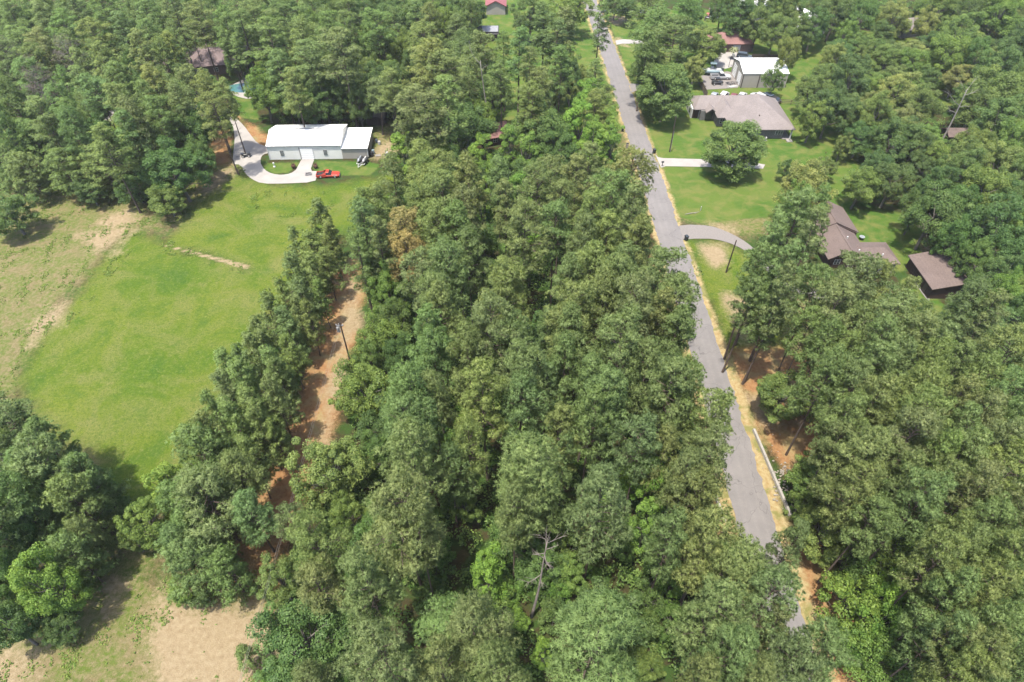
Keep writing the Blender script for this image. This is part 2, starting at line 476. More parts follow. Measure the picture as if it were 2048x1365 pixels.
    # road verge
    vg = mixc(n, l, ramp(n, l, n_fine, [(0.35, 0.0), (0.65, 1.0)]), (0.255, 0.165, 0.092), (0.34, 0.27, 0.185))
    vg = mixc(n, l, ramp(n, l, n_mid, [(0.5, 0.0), (0.6, 0.7)]), vg, (0.13, 0.135, 0.05))
    col = mixc(n, l, mask(sb.outputs[1]), col, vg)
    col = mixc(n, l, 1.0, col, (0.76, 0.80, 0.64), 'MULTIPLY')
    l.new(col, b.inputs['Base Color'])
    b.inputs['Roughness'].default_value = 1.0
    b.inputs['Specular IOR Level'].default_value = 0.05
    bp = n.new('ShaderNodeBump'); bp.inputs['Strength'].default_value = 0.9; bp.inputs['Distance'].default_value = 0.16
    l.new(math_(n, l, 'ADD', n_grain, math_(n, l, 'MULTIPLY', n_fine, 0.7)), bp.inputs['Height']); l.new(bp.outputs[0], b.inputs['Normal'])
    return m
def sa_alpha(n, l, A):
    return A.outputs['Alpha']
M['ground'] = ground_mat()

za = np.stack([Wz['lawn'], Wz['meadow'], Wz['dry'], Wz['sand']], 1)
zb = np.stack([Wz['straw'], Wz['verge'], np.zeros(NV), np.ones(NV)], 1)
def zone_mesh(name, sel):
    q = quads[sel]
    u, inv = np.unique(q, return_inverse=True)
    vv = np.column_stack([P2[u], zz[u]])
    me = mesh_np(name, vv, inv.reshape(-1, 4), M['ground'], smooth=True)
    for an, arr in (('zone_a', za), ('zone_b', zb)):
        at = me.attributes.new(an, 'FLOAT_COLOR', 'POINT')
        at.data.foreach_set('color', arr[u].astype(np.float32).ravel())
    return tag(link(name, me), kind='structure')
qc = quads
fm = {k: Wz[k][qc].mean(1) for k in Wz}
own = np.zeros(len(qc), int)                      # 0 ground 1 meadow 2 lawn 3 dirt_path 4 dry_grass
own[fm['straw'] > 0.5] = 3
own[fm['dry'] > 0.5] = 4
own[fm['meadow'] > 0.5] = 1
own[fm['lawn'] > 0.5] = 2
for i, nm in enumerate(('ground', 'meadow_field', 'lawn', 'dirt_path', 'dry_grass_land')):
    zone_mesh(nm, own == i)
# the land beyond the picture
far = MB()
B0 = 3000
for x0, x1, y0, y1 in ((-B0, GX[0], -800, B0), (xs[-1], B0, -800, B0), (GX[0], xs[-1], -800, GY[0]), (GX[0], xs[-1], ys[-1], B0)):
    far.face([(x0, y0, -0.03), (x1, y0, -0.03), (x1, y1, -0.03), (x0, y1, -0.03)])
M['land'] = plain('wooded_land', (0.045, 0.06, 0.025), 1.0, 0.4, 0.05)
tag(far.build('surrounding_land', M['land']), kind='structure')

# ---------------------------------------------------------------- road and drives
def road_mat():
    m, n, l, b = nodes('road_asphalt')
    f1 = noise(n, l, 0.25, 4); f2 = noise(n, l, 2.0, 5); f3 = noise(n, l, 12.0, 3)
    k = ramp(n, l, f1, [(0.3, (0.110, 0.103, 0.102)), (0.7, (0.140, 0.130, 0.127))])
    k = mixc(n, l, ramp(n, l, f2, [(0.52, 0.0), (0.72, 0.6)]), k, (0.145, 0.132, 0.126))
    k = mixc(n, l, ramp(n, l, f3, [(0.3, 0.25), (0.6, 0.0)]), k, (0.065, 0.06, 0.06))
    g = n.new('ShaderNodeNewGeometry'); sp = n.new('ShaderNodeSeparateXYZ'); l.new(g.outputs['Position'], sp.inputs[0])
    uv = n.new('ShaderNodeAttribute'); uv.attribute_name = 'across'
    wv = math_(n, l, 'ABSOLUTE', math_(n, l, 'SINE', math_(n, l, 'MULTIPLY', uv.outputs['Fac'], 12.566)))
    k = mixc(n, l, math_(n, l, 'MULTIPLY', wv, 0.14), k, (0.07, 0.066, 0.066))
    v = n.new('ShaderNodeTexVoronoi'); v.feature = 'DISTANCE_TO_EDGE'; v.inputs['Scale'].default_value = 0.16
    dn = n.new('ShaderNodeVectorMath'); dn.operation = 'ADD'
    nz = n.new('ShaderNodeTexNoise'); nz.inputs['Scale'].default_value = 0.5; l.new(g.outputs['Position'], nz.inputs['Vector'])
    sc = n.new('ShaderNodeVectorMath'); sc.operation = 'SCALE'; sc.inputs['Scale'].default_value = 3.0; l.new(nz.outputs['Color'], sc.inputs[0])
    l.new(g.outputs['Position'], dn.inputs[0]); l.new(sc.outputs[0], dn.inputs[1]); l.new(dn.outputs[0], v.inputs['Vector'])
    k = mixc(n, l, ramp(n, l, v.outputs['Distance'], [(0.0, 0.7), (0.007, 0.0)]), k, (0.05, 0.047, 0.047))
    l.new(k, b.inputs['Base Color']); b.inputs['Roughness'].default_value = 0.9
    b.inputs['Specular IOR Level'].default_value = 0.2
    return m
M['road'] = road_mat()
rv, rf, ac = [], [], []
yl = np.arange(10, 330, 0.7)
rng_ = random.Random(4)
for i, y in enumerate(yl):
    xr = float(road_right(y)); j0 = rng_.gauss(0, 0.10) + 0.10 * math.sin(y * .9); j1 = rng_.gauss(0, 0.10) + 0.12 * math.sin(y * .7 + 1)
    for k in range(9):
        f = k / 8
        x = xr - ROAD_W * (1 - f) + (j0 if k == 0 else j1 if k == 8 else 0)
        rv.append((x, y, 0.045 + 0.06 * (1 - (2 * f - 1) ** 2) - 0.01)); ac.append(f)
    if i:
        for k in range(8):
            q = (i - 1) * 9 + k
            rf.append((q, q + 1, q + 10, q + 9))
me = mesh_np('road', rv, rf, M['road'], smooth=True)
at = me.attributes.new('across', 'FLOAT', 'POINT'); at.data.foreach_set('value', np.array(ac, dtype=np.float32))
tag(link('road', me), kind='structure')

def sheet(name, px, m, z=0.03, thick=0.05):
    pts = [gp(x, y) for x, y in px]
    o = MB().prism([(a, b) for a, b in pts], 'z', z - thick, z).build(name, m)
    return tag(o, kind='structure')
def smooth_px(px, k=2):
    for _ in range(k):
        out = []
        for i, p in enumerate(px):
            q = px[(i + 1) % len(px)]
            out += [(p[0] * .75 + q[0] * .25, p[1] * .75 + q[1] * .25), (p[0] * .25 + q[0] * .75, p[1] * .25 + q[1] * .75)]
        px = out
    return px
zc = lambda L: [(400 + x / 2.994, y / 2.994) for x, y in L]
outer = zc([(165, 690), (212, 790), (196, 960), (196, 986), (242, 986), (268, 1035), (305, 1072), (370, 1101), (500, 1101), (688, 1092), (702, 1052)])
inner = zc([(752, 1030), (670, 1026), (664, 1010), (686, 950), (612, 948), (575, 1018), (545, 1040), (490, 1050), (430, 1042), (388, 1020), (364, 985), (362, 950), (378, 925), (412, 918), (404, 880), (345, 862), (300, 805), (262, 752), (205, 700)])
def soften(L):
    out = [L[0]]
    for p, q in zip(L, L[1:]):
        out += [(p[0] * .75 + q[0] * .25, p[1] * .75 + q[1] * .25), (p[0] * .25 + q[0] * .75, p[1] * .25 + q[1] * .75)]
    return out + [L[-1]]
sheet('concrete_driveway', soften(outer) + [inner[0], inner[1]] + inner[2:5] + soften(inner[5:]), M['concrete'])
sheet('concrete_driveway', [(1310, 309), (1316, 315), (1326, 317), (1440, 320), (1485, 322), (1530, 330), (1526, 338), (1440, 335), (1332, 333), (1322, 336)], M['concrete'], 0.055, 0.08)
sheet('gravel_driveway', [(1358, 452)] + soften([(1380, 450), (1420, 452), (1450, 462), (1480, 477), (1503, 493), (1530, 520), (1600, 570), (1660, 590), (1655, 605), (1590, 590), (1525, 535), (1505, 511), (1470, 490), (1430, 478), (1390, 478)]) + [(1366, 480)], M['gravel'], 0.05, 0.08)
sheet('side_street', [(1201, 19), (1226, 19), (1300, 20), (1300, 27), (1224, 25), (1202, 26)], M['asphalt_dark'], 0.04)
sheet('pale_side_drive', [(1231, 82), (1245, 79), (1262, 80), (1300, 82), (1300, 88), (1245, 88), (1233, 90)], M['concrete'], 0.045)
sheet('dirt_driveway', [(1258, 168), (1270, 168), (1285, 171), (1300, 178), (1298, 184), (1272, 182), (1264, 186)], M['gravel'], 0.045)
sheet('concrete_yard', [(1428, 122), (1440, 105), (1492, 105), (1492, 120), (1470, 132), (1452, 138), (1434, 136)], M['concrete'], 0.03)
sheet('gravel_yard', [(1392, 154), (1455, 143), (1480, 150), (1476, 176), (1412, 180)], M['gravel'], 0.03)
sheet('pool_deck', soften([(462, 172), (475, 165), (500, 152), (560, 146), (562, 166), (520, 190), (500, 200), (468, 192), (460, 180)]), M['concrete'], 0.03)
sheet('pale_driveway', [(196, 226), (240, 220), (262, 238), (240, 245), (205, 240)], M['concrete'], 0.03)
sheet('pale_path', [(378, 222), (400, 205), (410, 203), (412, 208), (395, 220), (414, 226), (412, 234), (384, 232)], M['concrete'], 0.03)
pw = MB().prism([(gp(492, 176)[0] + 5.2 * math.cos(t) * (1 + .15 * math.cos(2 * t)), gp(492, 176)[1] + 3.2 * math.sin(t)) for t in np.arange(0, 6.28, .3)], 'z', 0.02, 0.06).build('pool_water', M['water'])
tag(pw, kind='structure')
pw2 = MB().prism([(gp(534, 163)[0] + 3.4 * math.cos(t), gp(534, 163)[1] + 2.2 * math.sin(t)) for t in np.arange(0, 6.28, .3)], 'z', 0.02, 0.06).build('pool_water', M['water'])
tag(pw2, kind='structure')
# ---------------------------------------------------------------- buildings
def gable_y(mb, x0, x1, xm, y0, y1, ze, zr, o, th=0.16):
    """roof slab, ridge along y"""
    k0 = (zr - ze) / (xm - x0); k1 = (zr - ze) / (x1 - xm)
    a, b = (x0 - o, ze - k0 * o), (x1 + o, ze - k1 * o)
    mb.prism([a, (xm, zr), b, (b[0], b[1] - th), (xm, zr - th * 1.3), (a[0], a[1] - th)], 'y', y0 - o, y1 + o)
def gable_x(mb, x0, x1, y0, y1, ym, ze, zr, o, th=0.16):
    k0 = (zr - ze) / (ym - y0); k1 = (zr - ze) / (y1 - ym)
    a, b = (y0 - o, ze - k0 * o), (y1 + o, ze - k1 * o)
    mb.prism([a, (ym, zr), b, (b[0], b[1] - th), (ym, zr - th * 1.3), (a[0], a[1] - th)], 'x', x0 - o, x1 + o)
def hip(mb, x0, x1, y0, y1, ze, ra, rb, o, th=0.15):
    """hip roof; ra, rb the two ridge ends (x,y,z)"""
    c = [(x0 - o, y0 - o), (x1 + o, y0 - o), (x1 + o, y1 + o), (x0 - o, y1 + o)]
    B = [mb.bm.verts.new((x, y, ze - th)) for x, y in c]
    T = [mb.bm.verts.new((x, y, ze)) for x, y in c]
    a = mb.bm.verts.new(ra); b = mb.bm.verts.new(rb)
    mb.bm.faces.new(B[::-1])
    for i in range(4): mb.bm.faces.new((B[i], B[(i + 1) % 4], T[(i + 1) % 4], T[i]))
    if abs(ra[0] - rb[0]) > abs(ra[1] - rb[1]):
        fs = ((T[0], T[1], b, a), (T[1], T[2], b), (T[2], T[3], a, b), (T[3], T[0], a))
    else:
        fs = ((T[0], T[1], a), (T[1], T[2], b, a), (T[2], T[3], b), (T[3], T[0], a, b))
    for f in fs: mb.bm.faces.new(f)
def opening(root, side, at_, u0, u1, z0, z1, frame, pane, name='window', bars=(2, 2)):
    """window or door on a wall plane; side f/l/r, at_ = the plane's coordinate"""
    def bx(mb, u_0, u_1, z_0, z_1, d0, d1):
        if side == 'f': mb.box(u_0, u_1, at_ - d1, at_ - d0, z_0, z_1)
        elif side == 'l': mb.box(at_ - d1, at_ - d0, u_0, u_1, z_0, z_1)
        else: mb.box(at_ + d0, at_ + d1, u_0, u_1, z_0, z_1)
        return mb
    f = bx(MB(), u0, u1, z0, z1, 0.003, 0.05).build(name, frame, root)
    t = 0.07
    nb, nz = bars
    w = (u1 - u0 - t * (nb + 1)) / nb; h = (z1 - z0 - t * (nz + 1)) / nz
    for i in range(nb):
        for j in range(nz):
            a = u0 + t + i * (w + t); c = z0 + t + j * (h + t)
            bx(MB(), a, a + w, c, c + h, 0.052, 0.065).build('pane' if name == 'window' else 'panel', pane, f)
    return f
def bldg(name, label, cat, loc=(0, 0), rz=0):
    return tag(empty(name, loc, rz), label, cat)

# white-roofed barn with a lean-to
b = bldg('metal_barn', 'long off-white metal barn with white roof, white roller door and lean-to', 'barn', gp(541, 320), 0.026)
Lb, Db = 17.3, 10.2
w = MB().prism([(0, 0), (0, 3.5), (Db / 2, 5.0), (Db, 3.5), (Db, 0)], 'x', 0, Lb).build('wall', M['wall_metal'], b)
mb = MB(); gable_x(mb, 0, Lb, 0, Db, Db / 2, 3.66, 5.2, 0.15, 0.1); mb.build('roof', M['white_metal'], b)
mb = MB()
for k in range(18):
    x = 0.2 + k * (Lb - 0.4) / 17
    for y0, y1, z0, z1 in ((-0.13, Db / 2, 3.63, 5.21), (Db / 2, Db + 0.13, 5.21, 3.63)):
        mb.hexa([(x - .03, y0, z0 - .02), (x + .03, y0, z0 - .02), (x - .03, y1, z1 - .02), (x + .03, y1, z1 - .02), (x - .03, y0, z0 + .04), (x + .03, y0, z0 + .04), (x - .03, y1, z1 + .04), (x + .03, y1, z1 + .04)])
rr0 = mb.build('roof_rib', M['white_metal'], b); rr0['kind'] = 'stuff'
mb = MB()
for k in range(58):
    if not 7.5 < 0.3 * k < 10.7: mb.box(0.3 * k - .02, 0.3 * k + .02, -0.025, -0.002, 0.05, 3.4)
sd_ = mb.build('wall_rib', M['wall_metal'], b); sd_['kind'] = 'stuff'
MB().box(-0.1, Lb + .05, -0.27, -0.155, 3.5, 3.62).build('gutter', M['grey_metal'], b)
MB().box(0, Lb, Db / 2 - .15, Db / 2 + .15, 5.19, 5.27).build('ridge_cap', M['grey_metal'], b)
opening(b, 'f', -0.03, 2.75, 3.65, 1.0, 2.45, M['trim'], M['glass'], bars=(3, 4))
opening(b, 'f', -0.03, 13.0, 13.9, 1.0, 2.45, M['trim'], M['glass'], bars=(3, 4))
opening(b, 'f', -0.03, 7.55, 10.6, 0.03, 2.95, M['trim'], M['white_metal'], 'roller_door', (1, 6))
MB().box(7.35, 7.53, -0.1, -0.004, 0, 3.1).build('door_jamb', M['grey_metal'], b)
MB().box(-0.1, 0.06, -0.1, 0.06, 0.02, 3.4).build('corner_trim', M['trim'], b)
MB().prism([(0.0, 0), (0.0, 2.75), (9.4, 2.95), (9.4, 0)], 'x', Lb + 0.01, Lb + 6.1).build('lean_to_wall', M['beige_metal'], b)
MB().prism([(-0.25, 2.80), (9.7, 3.02), (9.7, 2.92), (-0.25, 2.70)], 'x', Lb + 0.02, Lb + 6.3).build('lean_to_roof', M['white_metal'], b)
MB().box(Lb + 6.0, Lb + 6.16, -0.08, 0.06, 0, 2.7).build('corner_trim', M['trim'], b)
opening(b, 'r', Lb + 6.1, 0.8, 2.6, 0.03, 2.3, M['trim'], M['dark_wall'], 'door', (1, 1))
MB().box(Lb + 6.105, Lb + 6.16, 3.8, 5.4, 0.05, 2.3).build('door', M['grey_metal'], b)

# dark shed behind the lean-to
x0, y0 = gp(734, 251)
b = bldg('shed', 'dark grey roofed shed in the shade behind the white barn', 'shed', (x0, y0))
MB().box(0, 4.6, 0, 6, 0, 2.3).build('wall', M['dark_wall'], b)
M['roof_dark'] = shingle('dark_shingles', (0.035, 0.033, 0.034))
mb = MB(); gable_x(mb, 0, 4.6, 0, 6, 3.4, 2.4, 4.0, 0.3); mb.build('roof', M['roof_dark'], b)
opening(b, 'f', 0, 2.8, 3.8, 0.02, 2.0, M['brown_trim'], M['dark_wall'], 'door', (1, 1))

# L-shaped brown house
b = bldg('brown_house', 'brown-roofed L-shaped house with dark brown gable and white garage wing', 'house')
MB().prism([(60.9, 0), (60.9, 2.55), (64.15, 4.35), (68.0, 2.55), (68.0, 0)], 'y', 96.6, 104.4).build('wall', M['dark_wall'], b)
MB().prism([(60.0, 0), (60.0, 2.55), (64.3, 4.5), (69.0, 2.55), (69.0, 0)], 'y', 104.41, 113.0).build('wall', M['dark_wall'], b)
mb = MB(); gable_y(mb, 60.9, 68.0, 64.15, 96.6, 104.3, 2.72, 4.6, 0.5); rf1 = mb.build('roof', M['roof_brown'], b)
MB().box(64.02, 64.28, 96.2, 104.6, 4.56, 4.64).build('ridge_cap', M['roof_brown'], rf1)
mb = MB(); gable_y(mb, 60.0, 69.0, 64.3, 105.2, 113.0, 2.74, 4.86, 0.5); rf2 = mb.build('roof', M['roof_brown'], b)
MB().box(64.17, 64.43, 104.8, 113.4, 4.82, 4.90).build('ridge_cap', M['roof_brown'], rf2)
MB().box(67.6, 73.0, 94.9, 100.6, 0, 2.45).build('garage_wall', M['white_wall'], b)
mb = MB(); hip(mb, 66.2, 73.0, 94.9, 100.8, 2.66, (66.9, 98.0, 3.85), (71.3, 98.0, 3.85), 0.45); mb.build('roof', M['roof_brown'], b)
opening(b, 'f', 94.9, 69.2, 71.7, 0.03, 2.1, M['trim'], M['white_paint'], 'garage_door', (4, 4))
opening(b, 'f', 96.6, 62.0, 63.2, 0.9, 2.0, M['trim'], M['glass'])
opening(b, 'f', 96.6, 65.0, 66.0, 0.03, 2.05, M['trim'], M['brown_trim'], 'door', (1, 1))
for vx, vy, vz in ((64.9, 100.4, 4.3), (66.2, 97.2, 3.6), (70.4, 96.2, 3.35)):
    MB().tube([(vx, vy, vz - .3), (vx, vy, vz + .35)], 0.13, 10).build('vent_pipe', M['trim'], b)

# brown shed behind it
b = bldg('brown_shed', 'long brown shingled shed with dark walls and two roof vents', 'shed')
MB().prism([(76.5, 0), (76.5, 2.45), (82.2, 3.7), (85.6, 2.45), (85.6, 0)], 'y', 87.6, 96.9).build('wall', M['dark_wall'], b)
mb = MB(); gable_y(mb, 76.5, 85.6, 82.2, 87.6, 96.9, 2.65, 4.0, 0.4); mb.build('roof', M['roof_brown'], b)
MB().box(82.08, 82.32, 87.3, 97.2, 3.96, 4.05).build('ridge_cap', M['roof_brown'], b)
for vy in (90.2, 93.2, 96.0):
    MB().tube([(82.9, vy, 3.6), (82.9, vy, 4.05)], [0.22, 0.22], 10).tube([(82.9, vy, 4.05), (82.9, vy, 4.2)], [0.34, 0.12], 10).build('roof_vent', M['grey_metal'], b)
opening(b, 'l', 76.5, 89.0, 90.0, 0.03, 2.05, M['brown_trim'], M['brown_trim'], 'door', (1, 1))
opening(b, 'l', 76.5, 92.0, 95.0, 0.03, 2.1, M['brown_trim'], M['dark_wall'], 'garage_door', (4, 3))
sheet('concrete_apron', [(1826, 535), (1836, 545), (1862, 590), (1858, 604), (1846, 590), (1820, 552)], M['old_concrete'], 0.03)

# grey-brown hip-roofed house
b = bldg('hip_roof_house', 'grey-brown hip-roofed house with grey brick wall and corner porch', 'house')
ap = gp(1502.5, 189.5, 7.3)
MB().box(55.0, 67.6, 147.9, 163.6, 0, 2.55).build('wall', M['grey_brick'], b)
mb = MB(); hip(mb, 54.6, 69.6, 147.6, 164.0, 2.75, (62.2, 155.3, 7.3), (62.2, 157.2, 7.3), 0.5)
mb.build('roof', M['roof_grey'], b)
MB().box(49.0, 54.95, 157.6, 164.8, 0, 2.5).build('wing_wall', M['grey_brick'], b)
mb = MB(); hip(mb, 47.6, 59.0, 158.4, 165.6, 2.72, (49.2, 162.0, 4.7), (60.5, 162.0, 4.7), 0.35); mb.build('roof', M['roof_grey'], b)
MB().box(46.9, 48.98, 158.9, 165.0, 0, 2.5).build('garage_wall', M['trim'], b)
mb = MB(); hip(mb, 52.5, 57.6, 153.8, 160.0, 2.74, (55.0, 157.0, 4.6), (55.0, 163.0, 4.6), 0.35); mb.build('roof', M['roof_grey'], b)
MB().box(52.6, 54.98, 154.2, 157.58, 0, 2.5).build('porch_wall', M['grey_brick'], b)
mb = MB(); gable_y(mb, 50.2, 52.6, 51.4, 156.6, 160.6, 2.76, 3.7, 0.2); mb.build('porch_roof', M['roof_grey'], b)
opening(b, 'f', 158.9 - .0, 47.2, 48.8, 0.03, 2.3, M['brown_trim'], M['dark_wall'], 'garage_door', (1, 4))
opening(b, 'f', 157.6, 50.3, 52.2, 0.03, 2.3, M['brown_trim'], M['glass'], 'entry', (1, 1))
opening(b, 'l', 46.9, 160.0, 161.3, 0.7, 2.1, M['trim'], M['glass'])
opening(b, 'l', 46.9, 162.6, 163.9, 0.7, 2.1, M['trim'], M['glass'])
opening(b, 'f', 154.2, 53.2, 54.4, 0.8, 2.1, M['trim'], M['glass'])
opening(b, 'f', 147.9, 65.6, 67.5, 1.0, 2.2, M['trim'], M['glass'], bars=(3, 3))
opening(b, 'f', 147.9, 58.6, 59.8, 1.0, 2.2, M['trim'], M['glass'])
MB().box(69.3, 69.6, 147.4, 147.7, 0, 2.6).build('porch_post', M['trim'], b)
MB().box(67.62, 69.7, 147.4, 152.0, 0, 0.15).build('porch_floor', M['concrete'], b)
MB().box(68.4, 69.8, 146.0, 147.38, 0, 0.18).build('step', M['concrete'], b)
MB().tube([(61.5, 150.6, 4.2), (61.5, 150.6, 4.9)], 0.16, 8).build('vent_pipe', M['brown_trim'], b)

# beige metal workshop
b = bldg('metal_workshop', 'beige metal workshop with white roof and two white roller doors', 'workshop')
X0, X1, Y0, Y1 = 64.6, 77.2, 177.2, 188.0
MB().prism([(Y0, 0), (Y0, 3.9), ((Y0 + Y1) / 2, 5.2), (Y1, 3.9), (Y1, 0)], 'x', X0, X1).build('wall', M['beige_metal'], b)
mb = MB(); gable_x(mb, X0, X1, Y0, Y1, (Y0 + Y1) / 2, 4.08, 5.4, 0.12, 0.1); mb.build('roof', M['white_metal'], b)
opening(b, 'l', X0, 178.2, 181.6, 0.03, 3.3, M['brown_trim'], M['white_metal'], 'roller_door', (1, 6))
opening(b, 'l', X0, 183.2, 186.6, 0.03, 3.6, M['brown_trim'], M['white_metal'], 'roller_door', (1, 6))
for x in (X0 + .02, X0 + 4.6, X0 + 9.0): MB().box(x, x + .22, Y0 - .08, Y0 - .003, 0, 3.85).build('downpipe', M['brown_trim'], b)

def simple_house(name, label, cat, c, w, d, ze, zr, wall, roof, kind='hip', rz=0.0, win=2):
    b = bldg(name, label, cat, c, rz)
    if kind == 'gable_y':
        MB().prism([(-w / 2, 0), (-w / 2, ze - .15), (0, zr - .22), (w / 2, ze - .15), (w / 2, 0)], 'y', -d / 2, d / 2).build('wall', M[wall], b)
        mb = MB(); gable_y(mb, -w / 2, w / 2, 0, -d / 2, d / 2, ze, zr, 0.4)
    elif kind == 'gable_x':
        MB().prism([(-d / 2, 0), (-d / 2, ze - .15), (0, zr - .22), (d / 2, ze - .15), (d / 2, 0)], 'x', -w / 2, w / 2).build('wall', M[wall], b)
        mb = MB(); gable_x(mb, -w / 2, w / 2, -d / 2, d / 2, 0, ze, zr, 0.4)
    else:
        MB().box(-w / 2, w / 2, -d / 2, d / 2, 0, ze - .15).build('wall', M[wall], b)
        mb = MB(); k = min(w, d) / 2
        if w > d: hip(mb, -w / 2, w / 2, -d / 2, d / 2, ze, (-w / 2 + k, 0, zr), (w / 2 - k, 0, zr), 0.45)
        else: hip(mb, -w / 2, w / 2, -d / 2, d / 2, ze, (0, -d / 2 + k, zr), (0, d / 2 - k, zr), 0.45)
    mb.build('roof', M[roof], b)
    for i in range(win):
        u = -w / 2 + w * (i + 0.5) / win
        opening(b, 'f', -d / 2, u - .6, u + .6, 0.8, 2.0, M['trim'], M['glass'])
    return b
cx, cy = gp(1455, 104)
b = simple_house('garage', 'red-brown hip-roofed brick garage with white door facing a concrete yard', 'garage', (cx + 1.0, cy + 3.2), 12.0, 7.0, 2.6, 4.9, 'brick', 'roof_red', 'hip', 0, 0)
opening(b, 'f', -3.5, 0.3, 2.6, 0.6, 2.1, M['trim'], M['white_paint'], 'garage_door', (3, 3))
cx, cy = gp(990, 30)
b = simple_house('red_roof_shed', 'low shed with bright red metal roof at the top edge', 'shed', (cx + .3, cy + 4.5), 6.6, 9, 3.0, 4.6, 'beige_metal', 'roof_red', 'gable_y', 0.0, 0)
next(q for q in b.children if q.name.startswith('roof')).data.materials[0] = plain('red_metal_roof', (0.16, 0.045, 0.045), 0.5, 0.1, 1.0)
MB().box(3.3, 3.36, -4.3, 4.3, 0.03, 2.7).build('side_door', M['dark_wall'], b)
cx, cy = gp(958, 82)
b = simple_house('grey_shed', 'dark shed with pale grey roof half hidden by trees', 'shed', (cx, cy + 3), 12, 7, 2.4, 3.6, 'dark_wall', 'roof_dark', 'gable_x', 0.0, 1)
MB().prism([(-3.3, 2.9), (-.5, 3.75), (-.5, 3.7), (-3.3, 2.85)], 'x', 1.0, 6.2).build('awning', M['grey_metal'], b)
cx, cy = gp(425, 150)
b = simple_house('pink_roof_house', 'large house with pinkish shingled roof hidden among left pines', 'house', (cx, cy + 6), 17, 12, 2.8, 6.6, 'brick', 'roof_pink', 'hip', 0.25, 3)
mb = MB(); gable_x(mb, -17, -6.5, -7.5, -1.5, -4.5, 2.8, 5.0, 0.4); rw = mb.build('roof', M['roof_pink'], b)
MB().box(-16.6, -8.6, -7.1, -1.9, 0, 2.6).build('wing_wall', M['brick'], b)
MB().hexa([(-12.3, -6.6, 3.3), (-11.3, -6.6, 3.3), (-12.3, -5.6, 4.1), (-11.3, -5.6, 4.1), (-12.3, -6.6, 3.4), (-11.3, -6.6, 3.4), (-12.3, -5.6, 4.2), (-11.3, -5.6, 4.2)]).build('skylight', M['glass'], rw)
MB().box(7.6, 8.4, -8.6, -6.1, 0, 2.4).build('porch_wall', M['dark_wall'], b)
cx, cy = gp(978, 292)
simple_house('red_roof_cabin', 'small cabin with reddish shingled roof peeping between middle trees', 'cabin', (cx + .6, cy + 3), 7, 6, 2.5, 4.4, 'dark_wall', 'roof_red', 'gable_x', 0.35, 1)
cx, cy = gp(1517, 40)
simple_house('white_roof_house', 'pale house with pointed white roof peeping out at top right', 'house', (cx, cy + 5), 9, 9, 3.0, 6.5, 'trim', 'white_metal', 'gable_y', 0.5, 1)
cx, cy = gp(1607, 72)
simple_house('white_roof_house', 'white-roofed house with a broad bright slope facing left', 'house', (cx + 1, cy + 5), 10, 10, 3.0, 6.2, 'trim', 'white_metal', 'gable_y', 0.35, 1)
cx, cy = gp(1822, 76)
simple_house('grey_roof_house', 'low house with pale grey roof among far right trees', 'house', (cx, cy + 4), 10, 7, 2.8, 4.8, 'grey_brick', 'roof_grey', 'gable_x', 0.3, 1)
cx, cy = gp(1910, 288)
simple_house('brown_cabin', 'tiny cabin with plain brown roof beside the leaning dead trunk', 'cabin', (cx, cy + 2), 4.6, 4, 2.2, 3.2, 'dark_wall', 'roof_brown', 'gable_x', 0.0, 1)
cx, cy = gp(1432, 38)
simple_house('white_shed', 'narrow white shed beside the red tractor', 'shed', (cx, cy + 2), 2.6, 3.6, 2.3, 3.2, 'trim', 'roof_brown', 'gable_y', 0.2, 0)

# ---------------------------------------------------------------- fences, barriers, poles
def fence(name, label, A, B, h, step, mat, rails=False, post_every=2.4):
    A = np.array(A); B = np.array(B); L = float(np.hypot(*(B - A))); a = math.atan2(*(B - A)[::-1])
    f = tag(empty(name, (A[0], A[1], 0), a), label, 'fence')
    n = int(L / post_every)
    pm = MB().box(-.06, .06, -.06, .06, 0, h + .05).mesh('post', mat)
    for i in range(n + 1):
        o = link('post', pm, f); o.location = (i * L / n, 0, 0)
    if rails:
        for k in range(3): MB().box(0, L, -.10, -.065, h * (0.3 + 0.3 * k), h * (0.3 + 0.3 * k) + .16).build('rail', mat, f)
    else:
        bm_ = MB().box(0, step - .02, .065, .09, 0.04, h).mesh('board', mat)
        for i in range(int(L / step)):
            o = link('board', bm_, f); o.location = (i * step, 0.01 * (i % 2), 0)
            o.scale = (1, 1, 1 + 0.02 * ((i * 7) % 3))
    return f
fence('board_fence', 'weathered brown board fence between lawn and gravel yard', gp(1391, 156), gp(1412, 199), 2.0, 0.3, M['fence_wood'])
fence('rail_fence', 'dark rail fence running right behind the hip-roofed house', gp(1556, 209), gp(1606, 211), 1.4, 0.3, M['fence_wood'], True)
fence('board_fence', 'dark board fence under the trees behind the metal workshop', gp(1502, 120), gp(1560, 122), 1.7, 0.3, M['pole'])
fence('rail_fence', 'short pale rail fence beside the far right clearing', gp(1858, 186), gp(1925, 187), 1.0, 0.3, M['fence_wood'], True)

